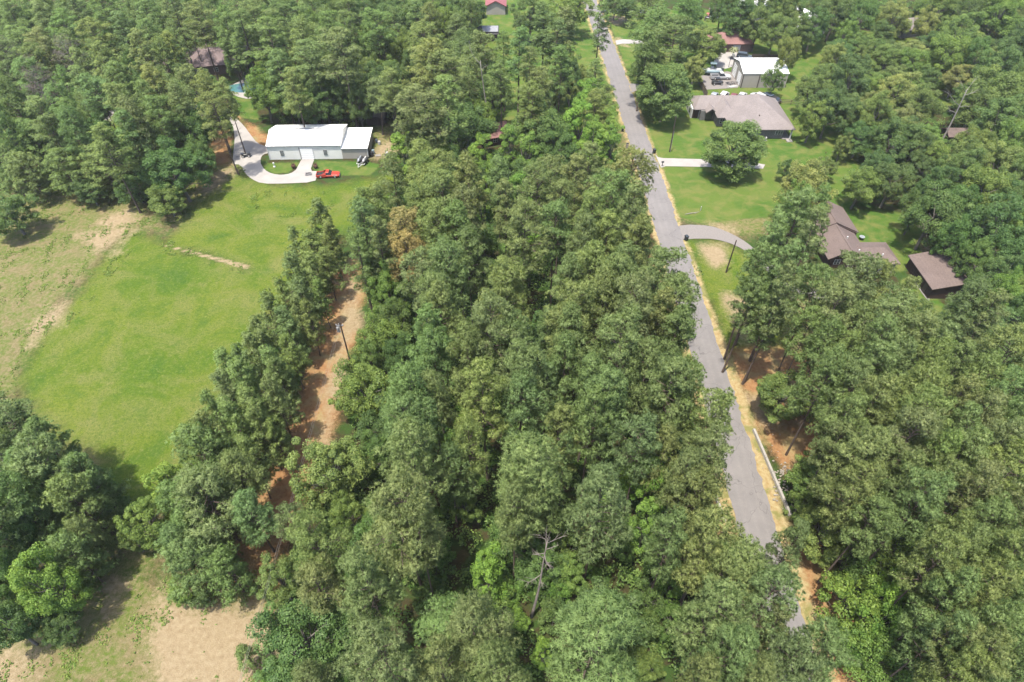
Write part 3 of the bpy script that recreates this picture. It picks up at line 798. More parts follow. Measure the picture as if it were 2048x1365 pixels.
def barrier(label, pts):
    P = [gp(*p, 0.3) for p in pts]
    b = tag(empty('roadside_barrier', (P[0][0], P[0][1], 0)), label, 'barrier')
    for i, (p, q) in enumerate(zip(P, P[1:])):
        L = math.hypot(q[0] - p[0], q[1] - p[1]); a = math.atan2(q[1] - p[1], q[0] - p[0])
        o = MB().prism([(-.24, 0), (-.16, .42), (.16, .42), (.24, 0)], 'x', 0.02, L - .02).build('concrete_block', M['white_wall'], b, bevel=0.02)
        o.location = (p[0] - P[0][0], p[1] - P[0][1], 0); o.rotation_euler = (0, 0, a)
    return b
def between(a, b_, n): return [(a[0] + (b_[0] - a[0]) * i / n, a[1] + (b_[1] - a[1]) * i / n) for i in range(n + 1)]
barrier('long white concrete barrier along the right road edge', between((1508, 858), (1582, 1031), 6))
barrier('white concrete barrier half under pines on the left road edge', between((1410, 927), (1450, 1043), 5))

def pole(label, base, ztop, lean=(0, 0)):
    X, Y = base
    p = tag(empty('utility_pole', (X, Y, 0)), label, 'utility pole')
    MB().tube([(0, 0, -.2), (lean[0] * .5, lean[1] * .5, ztop * .5), (lean[0], lean[1], ztop)], [.15, .125, .10], 10).build('shaft', M['pole'], p)
    return p
pB = pole('bare brown pole on the dry verge below the gravel drive', gp(1452, 545), 7.6, (0.1, 0))
pC = pole('bare brown pole on the lawn above the white driveway', gp(1339, 304), 9.0, (0, 0.2))
MB().tube([(0.13, -.12, 0.1), (0.13, -.12, 5.4)], 0.05, 6).build('cable_guard', M['grey_metal'], pC)
xa, ya = gp(679.5, 645, 9.0)
pA = pole('wooden pole carrying a transformer beside the dirt path', (xa, ya), 9.0)
MB().box(-.75, 0.45, -.06, .06, 8.27, 8.38).build('crossarm', M['grey_metal'], pA)
tk = MB().tube([(-.5, -.1, 7.1), (-.5, -.1, 8.0)], [.26, .26], 14).tube([(-.5, -.1, 8.0), (-.5, -.1, 8.1)], [.26, .12], 14).build('transformer', M['wire'], pA)
for dx in (-.68, -.28, .38): MB().tube([(dx, 0, 8.4), (dx, 0, 8.62)], [.06, .045], 8).build('insulator', M['trim'], pA)
MB().tube([(-.2, -.2, 6.8), (-.2, -.2, 8.9)], 0.05, 6).build('fuse_bracket', M['trim'], pA)
xe, ye = gp(484, 1345, 8.0)
pl = tag(empty('power_line', (xa, ya, 0)), 'thin paired wires running from the transformer pole to the bottom left', 'power line')
dx, dy = (xe - xa) * 1.25, (ye - ya) * 1.25
for off in (-.22, .1):
    pts = []
    for i in range(25):
        t = i / 24
        pts.append((dx * t + off * (1 - 0.55 * t), dy * t, 8.6 - 0.5 * t - 4 * 0.55 * t * (1 - t)))
    MB().tube(pts, 0.011, 5).build('wire', M['wire'], pl)

# ---------------------------------------------------------------- vehicles and yard things
WH = {}
def wheel_mesh(r, w):
    k = (r, w)
    if k not in WH:
        n = 16
        def ring(rad, y0, y1): return MB().tube([(0, y0, 0), (0, y1, 0)], rad, n)
        WH[k] = (MB().tube([(0, -w / 2, 0), (0, -w * .3, 0), (0, w * .3, 0), (0, w / 2, 0)], [r * .9, r, r, r * .9], n).mesh('tyre', M['rubber'], True),
                 MB().tube([(0, -w / 2 - .012, 0), (0, w / 2 + .012, 0)], r * .58, 12).mesh('rim', M['chrome']))
    return WH[k]
def wheel(parent, x, y, r, w=0.22):
    t, rm = wheel_mesh(r, w)
    o = link('wheel', t, parent); o.location = (x, y, r)
    link('rim', rm, o)
def loft(mb, st):
    """st: list of (x, half width, z low, z high); rounded rectangle sections"""
    rings = []
    for x, hw, z0, z1 in st:
        h = z1 - z0
        sec = [(-hw * .86, z0), (-hw, z0 + h * .35), (-hw * .97, z0 + h * .75), (-hw * .82, z1), (hw * .82, z1), (hw * .97, z0 + h * .75), (hw, z0 + h * .35), (hw * .86, z0)]
        rings.append([mb.bm.verts.new((x, y, z)) for y, z in sec])
    for a, b_ in zip(rings, rings[1:]):
        for k in range(8): mb.bm.faces.new((a[k], a[(k + 1) % 8], b_[(k + 1) % 8], b_[k]))
    mb.bm.faces.new(rings[0]); mb.bm.faces.new(rings[-1][::-1])
    return mb
def cabin(mb, x0, x1, x2, x3, hw, z0, z1):
    """greenhouse: base x0..x3, roof x1..x2"""
    return mb.hexa([(x0, -hw, z0), (x3, -hw, z0), (x0, hw, z0), (x3, hw, z0), (x1, -hw * .8, z1), (x2, -hw * .8, z1), (x1, hw * .8, z1), (x2, hw * .8, z1)])
def car(name, label, paint, loc, rz, kind='sedan', L=4.7, Wd=1.85, Ht=1.45, group=None):
    c = tag(empty(name, (loc[0], loc[1], 0.04), rz), label, 'pickup' if 'pickup' in kind else 'car', group)
    h = Wd / 2; r = 0.34 if Ht < 1.7 else 0.40; zb = r * .62; belt = Ht * .60
    P = M[paint]
    if kind == 'sedan':
        loft(MB(), [(-L / 2, h * .8, zb + .1, belt * .86), (-L * .44, h * .97, zb, belt * .95), (-L * .2, h, zb, belt), (L * .14, h, zb, belt), (L * .40, h * .97, zb, belt * .86), (L / 2, h * .78, zb + .1, belt * .70)]).build('body', P, c, True)
        cabin(MB(), -L * .40, -L * .24, L * .03, L * .20, h * .92, belt - .02, Ht - .05).build('window_glass', M['glass'], c)
        cabin(MB(), -L * .26, -L * .235, L * .025, L * .05, h * .78, Ht - .07, Ht).build('roof', P, c)
    elif kind == 'suv':
        loft(MB(), [(-L / 2, h * .9, zb + .1, belt), (-L * .45, h, zb, belt), (L * .18, h, zb, belt), (L * .42, h * .97, zb, belt * .88), (L / 2, h * .8, zb + .1, belt * .75)]).build('body', P, c, True)
        cabin(MB(), -L * .48, -L * .44, L * .08, L * .22, h * .94, belt - .02, Ht - .05).build('window_glass', M['glass'], c)
        cabin(MB(), -L * .455, -L * .44, L * .08, L * .10, h * .80, Ht - .07, Ht).build('roof', P, c)
    else:                                       # pickups: cab forward, open bed behind
        bx0, bx1 = -L * .5, (-L * .09 if kind == 'pickup' else -L * .10)
        loft(MB(), [(-L / 2, h * .93, zb + .08, belt * .62), (-L * .46, h, zb, belt * .64), (bx1, h, zb, belt * .66), (bx1 + .05, h, zb, belt), (L * .18, h, zb, belt), (L * .42, h * .98, zb, belt * .9), (L / 2, h * .84, zb + .08, belt * .76)]).build('body', P, c, False)
        for s in (-1, 1):
            y0, y1 = sorted((s * h * .99, s * (h - .14)))
            MB().box(bx0 + .05, bx1 + .02, y0, y1, belt * .6, belt).build('bed_side', P, c, bevel=.015)
        MB().box(bx0 + .02, bx0 + .12, -h * .9, h * .9, belt * .55, belt).build('tailgate', P, c)
        MB().box(bx0 + .13, bx1, -h + .16, h - .16, belt * .66, belt * .69).build('bed_liner', M['black_paint'], c)
        x3 = L * .20 if kind == 'pickup' else L * .17
        cabin(MB(), bx1 + .03, bx1 + .16, x3 - .62, x3, h * .93, belt - .02, Ht - .06).build('window_glass', M['glass'], c)
        cabin(MB(), bx1 + .12, bx1 + .15, x3 - .62, x3 - .56, h * .80, Ht - .07, Ht).build('roof', P, c)
        if kind == 'coupe_pickup':
            for s in (-1, 1):
                MB().hexa([(bx1 - 1.0, s * h * .93 - .06, belt - .01), (bx1 + .2, s * h * .93 - .06, belt - .01), (bx1 - 1.0, s * h * .93 + .03, belt - .01), (bx1 + .2, s * h * .93 + .03, belt - .01), (bx1 + .1, s * h * .76 - .04, Ht - .03), (bx1 + .25, s * h * .76 - .04, Ht - .03), (bx1 + .1, s * h * .76 + .04, Ht - .03), (bx1 + .25, s * h * .76 + .04, Ht - .03)]).build('sail_pillar', P, c)
    for s in (-1, 1):
        for x in (-L * .30, L * .31): wheel(c, x, s * (h - .10), r)
        MB().box(L / 2 - .10, L / 2 + .01, s * h * .62 - .16, s * h * .62 + .16, belt * .52, belt * .68).build('headlight', M['trim'], c)
        MB().box(-L / 2 - .01, -L / 2 + .08, s * h * .66 - .14, s * h * .66 + .14, belt * .45, belt * .60).build('tail_light', M['maroon_paint'], c)
    MB().box(L / 2 - .06, L / 2 + .06, -h * .8, h * .8, zb + .02, zb + .16).build('bumper', M['chrome'], c)
    return c
car('pickup', 'low red coupe pickup with dark open bed parked on the grass', 'red_paint', gp(657, 353), 0.06, 'coupe_pickup', 5.3, 1.9, 1.38)
car('pickup', 'white crew cab pickup parked before the metal workshop', 'white_paint', gp(1440, 158), 0.02, 'pickup', 5.8, 2.0, 1.9)
PARK = 'vehicles parked behind the hip-roofed house'
for px, py, pt, kd, lab, rz in ((1427, 196, 'silver_paint', 'sedan', 'pale silver car, leftmost of the parked row', 1.1), (1447, 196, 'white_paint', 'suv', 'white car parked second from left in the row', 1.0),
        (1466, 198, 'maroon_paint', 'sedan', 'dark maroon car in the middle of the parked row', 1.1), (1483, 196, 'white_paint', 'sedan', 'white car just left of the roof peak in the parked row', 1.0),
        (1515, 198, 'white_paint', 'suv', 'white car just right of the roof peak in the parked row', 2.1), (1530, 198, 'blue_paint', 'suv', 'slate blue car second from right in the parked row', 2.2),
        (1545, 203, 'black_paint', 'sedan', 'black car at the right end of the parked row', 2.2)):
    car('parked_car', lab, pt, gp(px, py), rz, kd, 4.6, 1.85, 1.7 if kd == 'suv' else 1.45, PARK)
car('parked_car', 'dark slate car beside the concrete yard behind the workshop', 'blue_paint', gp(1488, 117), -0.35, 'suv', 4.7, 1.9, 1.7)

def utv(label, loc, rz, roof=True):
    c = tag(empty('utility_buggy' if roof else 'quad_bike', (loc[0], loc[1], 0.04), rz), label, 'buggy' if roof else 'quad bike')
    L, h = (3.2, .75) if roof else (2.0, .42)
    loft(MB(), [(-L / 2, h * .7, .35, .75), (-L * .25, h, .35, .85), (0, h * .8, .4, .7), (L * .28, h, .4, .9), (L / 2, h * .6, .45, .75)]).build('body', M['black_paint'], c, True)
    MB().box(-L * .22, L * .04, -h * .6, h * .6, .72, .95).build('seat', M['rubber'], c, bevel=.05)
    for s in (-1, 1):
        for x in (-L * .34, L * .34): wheel(c, x, s * (h + .05), .33, .26)
    if roof:
        mb = MB()
        for s in (-1, 1):
            mb.tube([(-L * .28, s * h * .8, .8), (-L * .22, s * h * .72, 1.75), (L * .12, s * h * .72, 1.78), (L * .26, s * h * .8, .9)], .035, 6)
        mb.build('roll_cage', M['black_paint'], c)
        MB().box(-L * .24, L * .14, -h * .75, h * .75, 1.78, 1.84).build('roof', M['black_paint'], c)
        MB().box(-L / 2, -L * .24, -h * .8, h * .8, .86, 1.05).build('cargo_box', M['black_paint'], c)
    else:
        MB().tube([(L * .2, -.45, 1.05), (L * .24, 0, .98), (L * .2, .45, 1.05)], .03, 6).build('handlebar', M['black_paint'], c)
        MB().box(-L / 2 - .1, -L * .22, -.42, .42, .9, .96).build('rack', M['black_paint'], c)
        MB().box(L * .26, L / 2 + .1, -.42, .42, .92, .98).build('rack', M['black_paint'], c)
    return c
utv('black buggy with roll cage beside the white crew cab pickup', gp(1434, 169), 0.05)
q = utv('black quad bike alone on the curved concrete driveway', gp(493, 314), 0.2, False)
MB().tube([(-1.1, 0, .5), (-1.9, -.25, .35), (-2.3, -.2, .3)], .05, 6).build('tow_arm', M['black_paint'], q)

def trailer(label, loc, rz, L, Wd, mat='grey_metal'):
    t = tag(empty('trailer', (loc[0], loc[1], 0.02), rz), label, 'trailer')
    mb = MB()
    for s in (-1, 1): mb.box(-L / 2, L / 2, s * Wd / 2 - .05, s * Wd / 2 + .05, .42, .52)
    for x in (-L / 2, -L / 6, L / 6, L / 2 - .1): mb.box(x, x + .1, -Wd / 2 + .051, Wd / 2 - .051, .425, .515)
    mb.build('frame', M[mat], t)
    MB().hexa([(L / 2, -.55, .43), (L / 2 + 1.5, -.05, .43), (L / 2, -.45, .43), (L / 2 + 1.5, .05, .43), (L / 2, -.55, .51), (L / 2 + 1.5, -.05, .51), (L / 2, -.45, .51), (L / 2 + 1.5, .05, .51)]).hexa([(L / 2, .45, .43), (L / 2 + 1.5, -.04, .432), (L / 2, .55, .43), (L / 2 + 1.5, .04, .432), (L / 2, .45, .51), (L / 2 + 1.5, -.04, .512), (L / 2, .55, .51), (L / 2 + 1.5, .04, .512)]).build('tongue', M[mat], t)
    for s in (-1, 1): wheel(t, -L * .12, s * (Wd / 2 + .17), .28, .2)
    return t
tx, ty = gp(725, 327)
tr = trailer('white two-place trailer carrying the personal watercraft', (tx, ty), -1.75, 2.6, 1.9)
for q in tr.children:
    if q.name.startswith(('frame', 'tongue')): q.data.materials[0] = M['trim']
def jetski(label, loc, rz, hull, deck):
    j = tag(empty('jet_ski', (loc[0], loc[1], 0.5), rz), label, 'jet ski')
    loft(MB(), [(-1.35, .52, .05, .42), (-.6, .60, 0.03, .50), (.3, .58, 0.03, .55), (1.0, .38, .08, .55), (1.45, .10, .3, .5)]).build('hull', M[hull], j, True)
    MB().hexa([(-1.1, -.2, .45), (.15, -.24, .5), (-1.1, .2, .45), (.15, .24, .5), (-1.0, -.15, .82), (.1, -.15, .78), (-1.0, .15, .82), (.1, .15, .78)]).build('seat', M[deck], j, bevel=.04)
    MB().hexa([(.2, -.3, .52), (1.0, -.25, .52), (.2, .3, .52), (1.0, .25, .52), (.3, -.2, .9), (.75, -.15, .8), (.3, .2, .9), (.75, .15, .8)]).build('cowling', M[deck], j, bevel=.04)
    MB().tube([(.25, -.42, 1.0), (.35, 0, .95), (.25, .42, 1.0)], .035, 6).build('handlebar', M['black_paint'], j)
c_, s_ = math.cos(-1.75), math.sin(-1.75)
jetski('black jet ski on the left side of the trailer', (tx - c_ * .2 + s_ * .62 , ty - s_ * .2 - c_ * .62), -1.75, 'black_paint', 'silver_paint')
jetski('white jet ski on the right side of the trailer', (tx - c_ * .2 - s_ * .62, ty - s_ * .2 + c_ * .62), -1.75, 'black_paint', 'white_paint')
# boat beside the fence
bx_, by_ = gp(1421, 150)
bt = tag(empty('boat', (bx_, by_, 0.75), 3.1), 'pale teal open boat with a canopy by the board fence', 'boat')
loft(MB(), [(-3.0, 1.0, .05, .8), (-1.0, 1.15, 0, .85), (1.0, 1.1, 0, .95), (2.3, .7, .12, 1.05), (3.1, .12, .5, 1.12)]).build('hull', M['teal_paint'], bt, True)
MB().hexa([(-2.7, -.8, .86), (1.9, -.6, .98), (-2.7, .8, .86), (1.9, .6, .98), (-2.7, -.78, .9), (1.9, -.58, 1.02), (-2.7, .78, .9), (1.9, .58, 1.02)]).build('deck', M['white_paint'], bt)
MB().box(-.5, .3, -.4, .4, .9, 1.75).build('console', M['white_paint'], bt, bevel=.05)
mb = MB()
for x in (-.9, .5):
    for y in (-.6, .6): mb.tube([(x, y, .9), (x * .9, y, 2.6)], .03, 6)
mb.build('canopy_frame', M['grey_metal'], bt)
MB().box(-1.1, .7, -.8, .8, 2.6, 2.68).build('canopy', M['teal_paint'], bt)
MB().box(-3.45, -3.0, -.25, .25, .3, 1.25).build('outboard_motor', M['black_paint'], bt, bevel=.06)
trailer('dark utility trailer by the workshop door', gp(1460, 170), 0.3, 2.4, 1.3, 'black_paint')
# red tractor far off
x, y = gp(1415, 40)
t = tag(empty('tractor', (x, y, 0), 1.2), 'red tractor parked by a narrow white shed', 'tractor')
loft(MB(), [(-.4, .35, .6, 1.2), (.3, .38, .6, 1.3), (1.4, .32, .6, 1.15), (1.5, .28, .65, 1.1)]).build('bonnet', M['red_paint'], t)
MB().box(-1.1, -.45, -.5, .5, .7, 1.1).build('seat', M['black_paint'], t, bevel=.05)
for s in (-1, 1): wheel(t, -.8, s * .75, .65, .4); wheel(t, 1.0, s * .65, .4, .3)
MB().box(-1.2, .1, -.6, .6, 2.1, 2.18).build('canopy', M['red_paint'], t)
mb = MB()
for a_ in (-1.1, 0.0):
    for s in (-1, 1): mb.tube([(a_, s * .52, .9), (a_, s * .52, 2.1)], .03, 5)
mb.build('canopy_post', M['black_paint'], t)

def bin_(label, loc, rz=0):
    b = tag(empty('wheelie_bin', (loc[0], loc[1], 0.03), rz), label, 'wheelie bin', 'wheelie bins along the road')
    MB().hexa([(-.24, -.26, .08), (.24, -.26, .08), (-.24, .30, .08), (.24, .30, .08), (-.30, -.34, 1.0), (.30, -.34, 1.0), (-.30, .38, 1.0), (.30, .38, 1.0)]).build('body', M['bin'], b, bevel=.02)
    MB().hexa([(-.32, -.38, 1.003), (.32, -.38, 1.003), (-.32, .40, 1.003), (.32, .40, 1.003), (-.28, -.33, 1.09), (.28, -.33, 1.09), (-.29, .38, 1.12), (.29, .38, 1.12)]).build('lid', M['bin'], b)
    MB().tube([(-.25, .46, .98), (.25, .46, .98)], .03, 6).build('handle', M['bin'], b)
    for s in (-1, 1):
        o = link('wheel', wheel_mesh(.12, .07)[0], b); o.location = (s * .28, .30, .12); o.rotation_euler = (0, 0, R(90))
bin_('black wheelie bin beside the gravel driveway mouth', gp(1372, 481), 0.5)
bin_('black wheelie bin on the road edge by the white driveway', gp(1308, 307), 0.3)
bin_('dark wheelie bin on the left road edge among bright trees', gp(1245, 263), 2.8)
bin_('dark wheelie bin at the top edge beside the side street', gp(1198, 16), 0.4)
def mailbox(label, loc, wide):
    m_ = tag(empty('mailbox', (loc[0], loc[1], 0)), label, 'mailbox')
    MB().box(-.07 - wide, .07 + wide, -.07 - wide, .07 + wide, 0, 1.0).build('post', M['stone'] if wide else M['pole'], m_)
    MB().prism([(-.14, 1.003), (-.14, 1.2), (-.08, 1.3), (.08, 1.3), (.14, 1.2), (.14, 1.003)], 'x', -.3, .3).build('box', M['black_paint'], m_)
mailbox('pale stone mailbox pillar on the left road edge', gp(1254, 296), .2)
mailbox('small dark mailbox on the lower corner of the white driveway', gp(1324, 333), 0)

def firepit(label, loc):
    f = tag(empty('planter', (loc[0], loc[1], 0)), label, 'planter', 'rusty planters before the barn')
    MB().tube([(0, 0, 0), (0, 0, .25), (0, 0, .7), (0, 0, .85)], [.25, .45, .55, .5], 12).build('pot', M['rust'], f)
    mb = MB(); r_ = random.Random(3)
    for k in range(16):
        a = k * .8; mb.tube([(0.1 * math.cos(a), .1 * math.sin(a), .8), (.3 * math.cos(a), .3 * math.sin(a), 1.15 + .3 * r_.random()), (.6 * math.cos(a), .6 * math.sin(a), 1.1 + .3 * r_.random())], [.03, .03, .01], 4)
    mb.build('plant', M['rust'], f)
firepit('rusty round planter on the grass island left of the barn walkway', gp(588, 337))
firepit('rusty round planter on the grass right of the barn walkway', gp(632, 337))
x, y = gp(617, 350)
f = tag(empty('metal_trestle', (x, y, .03), 0.2), 'grey rectangular metal frame lying on the concrete driveway', 'metal frame')
for a_, b2, c2, d2 in ((-.65, .65, -.45, -.38), (-.65, .65, .38, .45), (-.65, -.58, -.379, .379), (.58, .65, -.379, .379)):
    MB().box(a_, b2, c2, d2, .0, .35).build('bar', M['grey_metal'], f)
x, y = gp(549, 334)
f = tag(empty('garden_ornament', (x, y, 0)), 'small white ornament on the grass island before the barn', 'ornament')
MB().tube([(0, 0, 0), (0, 0, .15), (0, 0, .2), (0, 0, .7), (0, 0, .75)], [.3, .28, .1, .08, .2], 10).build('pedestal', M['trim'], f)
MB().ball((0, 0, .95), .22).build('bowl', M['trim'], f)
x, y = gp(1401, 421)
f = tag(empty('marker_post', (x, y, 0)), 'short white marker post on the lawn above the gravel drive', 'marker post')
MB().tube([(0, 0, 0), (0, 0, 1.0)], .09, 8).build('post', M['white_paint'], f); MB().ball((0, 0, .93), .08, 1).build('cap', M['white_paint'], f)
x, y = gp(1384, 428)
f = MB().tube([(-1.6, -.3, .08), (-.5, 0, .12), (.7, .25, .1), (1.7, .7, .08)], [.05, .09, .07, .03], 6).tube([(.4, .2, .12), (.9, -.2, .15)], [.05, .02], 5).build('fallen_branch', M['pale_wood'])
f.location = (x, y, 0); tag(f, 'bare pale branch lying on the lawn by the road', 'branch')
x, y = gp(785, 283)
f = tag(empty('fire_ring', (x, y, 0)), 'rusty iron fire ring with tall prongs right of the barn', 'fire ring')
mb = MB()
for k in range(14):
    a = k * 2 * math.pi / 14; mb.box(.62 * math.cos(a) - .16, .62 * math.cos(a) + .16, .62 * math.sin(a) - .05, .62 * math.sin(a) + .05, 0, .55, a + 1.57)
mb.build('ring', M['rust'], f)
for s in (-1, 1): MB().tube([(s * .6, 0, .5), (s * .75, .1, 1.3)], [.12, .06], 6).build('prong', M['rust'], f)
def barrel(label, loc, m, r=.3, h=.9):
    o = tag(empty('barrel', (loc[0], loc[1], 0)), label, 'barrel', 'clutter beside the lean-to')
    MB().tube([(0, 0, 0), (0, 0, h * .33), (0, 0, h * .36), (0, 0, h * .66), (0, 0, h * .7), (0, 0, h)], [r, r, r * 1.06, r * 1.06, r, r], 14).build('drum', M[m], o)
    MB().tube([(0, 0, h + .003), (0, 0, h + .04)], r * .92, 14).build('lid', M[m], o)
barrel('blue-black barrel against the lean-to side wall', gp(754, 286), 'blue_paint')
barrel('white barrel in front of the blue-black barrel', gp(759, 289), 'white_paint', .35, .8)
barrel('black barrel at the front corner of the lean-to', gp(744, 313), 'black_paint', .45, 1.1)
barrel('teal barrel beside the lean-to door', gp(747, 308), 'teal_paint', .35, 1.0)
x, y = gp(756, 312)
f = tag(empty('pallet', (x, y, .03), .3), 'flat pale pallet on the sandy ground beside the lean-to', 'pallet')
for k in range(5): MB().box(-.6, .6, -.5 + k * .21, -.36 + k * .21, .1, .13).build('slat', M['pale_wood'], f)
for k in range(3): MB().box(-.6 + k * .55, -.5 + k * .55, -.5, .48, 0, .098).build('bearer', M['pale_wood'], f)
x, y = gp(775, 314)
f = tag(empty('riding_mower', (x, y, 0), 1.9), 'dark riding mower with a white hood right of the barn', 'mower')
loft(MB(), [(-.8, .42, .25, .55), (0, .45, .25, .5), (.1, .35, .3, .85), (.8, .3, .3, .75)]).build('body', M['black_paint'], f)
MB().box(.05, .85, -.3, .3, .86, .95).build('hood', M['white_paint'], f, bevel=.03)
MB().box(-.6, -.2, -.25, .25, .56, 1.0).build('seat', M['rubber'], f, bevel=.05)
for s in (-1, 1): wheel(f, -.5, s * .5, .28, .24); wheel(f, .6, s * .42, .2, .16)
for k in range(4):
    x, y = gp(1462 + k * 2.2, 173 + (k % 2))
    o = MB().tube([(-1.3, 0, .09), (1.3, .1, .09)], .08, 8).build('pipe', M['trim']); o.location = (x, y - k * .1, 0.03); o.rotation_euler = (0, 0, .25)
    tag(o, ('leftmost', 'second', 'third', 'rightmost')[k] + ' pale pipe in the loose pile by the workshop corner', 'pipe', 'pipes by the workshop')
x, y = gp(1457, 135)
f = tag(empty('basketball_hoop', (x, y, 0), 0.3), 'basketball hoop on a dark post beside the workshop', 'basketball hoop')
MB().tube([(0, 0, 0), (0, 0, 3.0), (.7, -.1, 3.3)], .07, 8).build('post', M['black_paint'], f)
MB().box(.7, .76, -.9, .7, 2.9, 3.9).build('backboard', M['white_paint'], f)
MB().tube([(1.0 + .23 * math.cos(a), -.1 + .23 * math.sin(a), 3.05) for a in np.arange(0, 6.5, .5)], .02, 5).build('ring', M['red_paint'], f)
x, y = gp(1528, 281)
f = tag(empty('air_conditioner', (x, y, 0)), 'low white air conditioner on a pad by the grey brick wall', 'air conditioner')
MB().box(-.7, .7, -.45, .45, 0.02, .12).build('pad', M['concrete'], f); MB().box(-.5, .5, -.35, .35, .123, .85).build('casing', M['white_paint'], f, bevel=.03)
MB().tube([(0, 0, .853), (0, 0, .9)], .3, 12).build('fan_grille', M['black_paint'], f)
x, y = gp(1722, 479)
f = tag(empty('lawn_table', (x, y, 0)), 'small pale blue table on the lawn behind the brown house', 'table')
MB().tube([(0, 0, .62), (0, 0, .68)], .55, 14).build('table_top', M['silver_paint'], f); MB().tube([(0, 0, 0), (0, 0, .617)], .08, 8).build('pedestal', M['grey_metal'], f)
# small palm in the concrete yard
x, y = gp(1464, 118)
f = tag(empty('palm_tree', (x, y, 0)), 'small yellow-green palm in the concrete yard', 'palm tree')
MB().tube([(0, 0, 0), (.05, 0, 1.2), (0, 0, 2.6)], [.2, .16, .15], 8).build('trunk', M['bark'], f)
mb = MB()
for k in range(22):
    a = k * 2.4; up = .9 - k * .07; c, s = math.cos(a), math.sin(a); L = 1.7
    p = [(0, 0, 2.6), (c * L * .5, s * L * .5, 2.6 + up * .7 + .2), (c * L, s * L, 2.6 + up * .7 - .35)]
    for q0, q1, w0, w1 in ((p[0], p[1], .08, .28), (p[1], p[2], .28, .03)):
        mb.face([(q0[0] - s * w0, q0[1] + c * w0, q0[2]), (q0[0] + s * w0, q0[1] - c * w0, q0[2]), (q1[0] + s * w1, q1[1] - c * w1, q1[2]), (q1[0] - s * w1, q1[1] + c * w1, q1[2])])
cr = mb.build('crown', plain('palm_fronds', (0.11, 0.12, 0.05), .6, .2, 2.0), f)
# pale broken stones beside the barrier
mb = MB(); r_ = random.Random(8)
for k in range(70):
    px, py = r_.gauss(1562, 9), r_.gauss(962, 22)
    x, y = gp(px, py); s = r_.uniform(.08, .26)
    mb.ball((x, y, s * .4), s, 1, (1, r_.uniform(.6, 1), .6))
for k in range(30):
    x, y = gp(r_.uniform(1505, 1570), r_.uniform(800, 940)); s = r_.uniform(.05, .13)
    mb.ball((x, y, s * .4), s, 1, (1, r_.uniform(.6, 1), .6))
o = mb.build('rubble', M['stone']); tag(o, 'pale broken stones spilled behind the long white barrier', 'rubble', kind='stuff')

# ---------------------------------------------------------------- bare dead trees
def dead_tree(label, base, top, brs, r0, mat, seed, name='dead_tree'):
    """base, top: 3-D points; brs: (t on trunk, vector, forks)"""
    r_ = random.Random(seed)
    B, T = Vector(base), Vector(top)
    d = tag(empty(name, base), label, 'dead tree')
    def on(t): return (T - B) * t + Vector((math.sin(t * 5) * .12, math.cos(t * 4) * .12 - .12, 0)) * (t > 0)
    MB().tube([on(i / 8) for i in range(9)], [r0 * (1.2 if i == 0 else 1 - .75 * i / 8) for i in range(9)], 9).build('trunk', mat, d, True)
    for t, vec, fk in brs:
        mb = MB(); p = on(t); vec = Vector(vec); L = vec.length
        m1 = p + vec * .5 + Vector((r_.gauss(0, .08), r_.gauss(0, .08), r_.gauss(0, .08))) * L
        e = p + vec; rb = max(.02, r0 * .32 * (1.1 - .5 * t))
        mb.tube([p, m1, e], [rb, rb * .7, rb * .3], 6)
        for k in range(fk + 3):
            s = r_.uniform(.35, .95); q = p.lerp(m1, s * 2) if s < .5 else m1.lerp(e, s * 2 - 1)
            w = vec.normalized() * L * r_.uniform(.2, .45) + Vector((r_.gauss(0, 1), r_.gauss(0, 1), r_.gauss(0.2, .8))) * L * .22
            mb.tube([q, q + w * .5 + Vector((0, 0, .04 * L)), q + w], [rb * .45, rb * .3, rb * .12], 5)
        mb.build('branch', mat, d)
    return d
b0 = gp(1063, 1234)
tp = gp(1097, 1078, 15.5)
dead_tree('bare brown dead snag leaning right in the middle wood', (b0[0], b0[1], 0), (tp[0], tp[1], 15.5),
    [(.99, (-.5, -.3, 2.6), 5), (.95, (-.9, .5, 1.4), 4), (.97, (1.9, .4, .9), 2), (.90, (1.4, .2, .6), 1), (.86, (-1.0, -.3, .2), 3), (.82, (.9, -.9, -.9), 4), (.80, (-1.3, .6, -.3), 3), (.84, (.5, -1.3, -.2), 3), (.88, (.3, 1.2, .5), 3), (.60, (-1.6, -.6, -.9), 4), (.55, (.3, -.7, -.8), 1)], .20, M['dead_wood'], 2)
b0 = gp(30, 975, 2); tp = gp(-4, 890, 14)
dead_tree('bleached white dead trunk at the left edge above the dark clump', (b0[0], b0[1], 0), (tp[0], tp[1], 14), [(.6, (1.4, .2, .5), 3), (.75, (-1, .5, .8), 2), (.5, (-.8, -.4, .6), 2), (.85, (.8, -.3, 1.0), 3)], .3, M['pale_wood'], 5)
b0 = gp(1878, 292); tp = gp(1935, 178, 14)
dead_tree('tall leaning dead trunk with curved bare limbs at far right', (b0[0], b0[1], 0), (tp[0], tp[1], 14), [(.72, (-4.0, .6, 3.0), 3), (.95, (-2.2, .4, 2.0), 2), (.98, (1.4, 1.0, 2.4), 4), (.9, (2.4, .4, 1.0), 3), (.6, (-2.5, -1, 1.0), 5), (.7, (1.5, -1, .5), 3)], .26, M['pale_wood'], 6)
b0 = gp(1046, 283, 10)
dead_tree('bleached forked dead top beside the reddish cabin', (b0[0], b0[1], 0), (b0[0] - .3, b0[1] + .3, 10.6), [(.95, (1.6, .3, 1.2), 3), (.93, (-2.4, .2, .8), 4), (.9, (.6, -.8, 1.8), 3), (.85, (2.2, -.4, .3), 2)], .2, M['pale_wood'], 9)
b0 = gp(975, 140, 17)
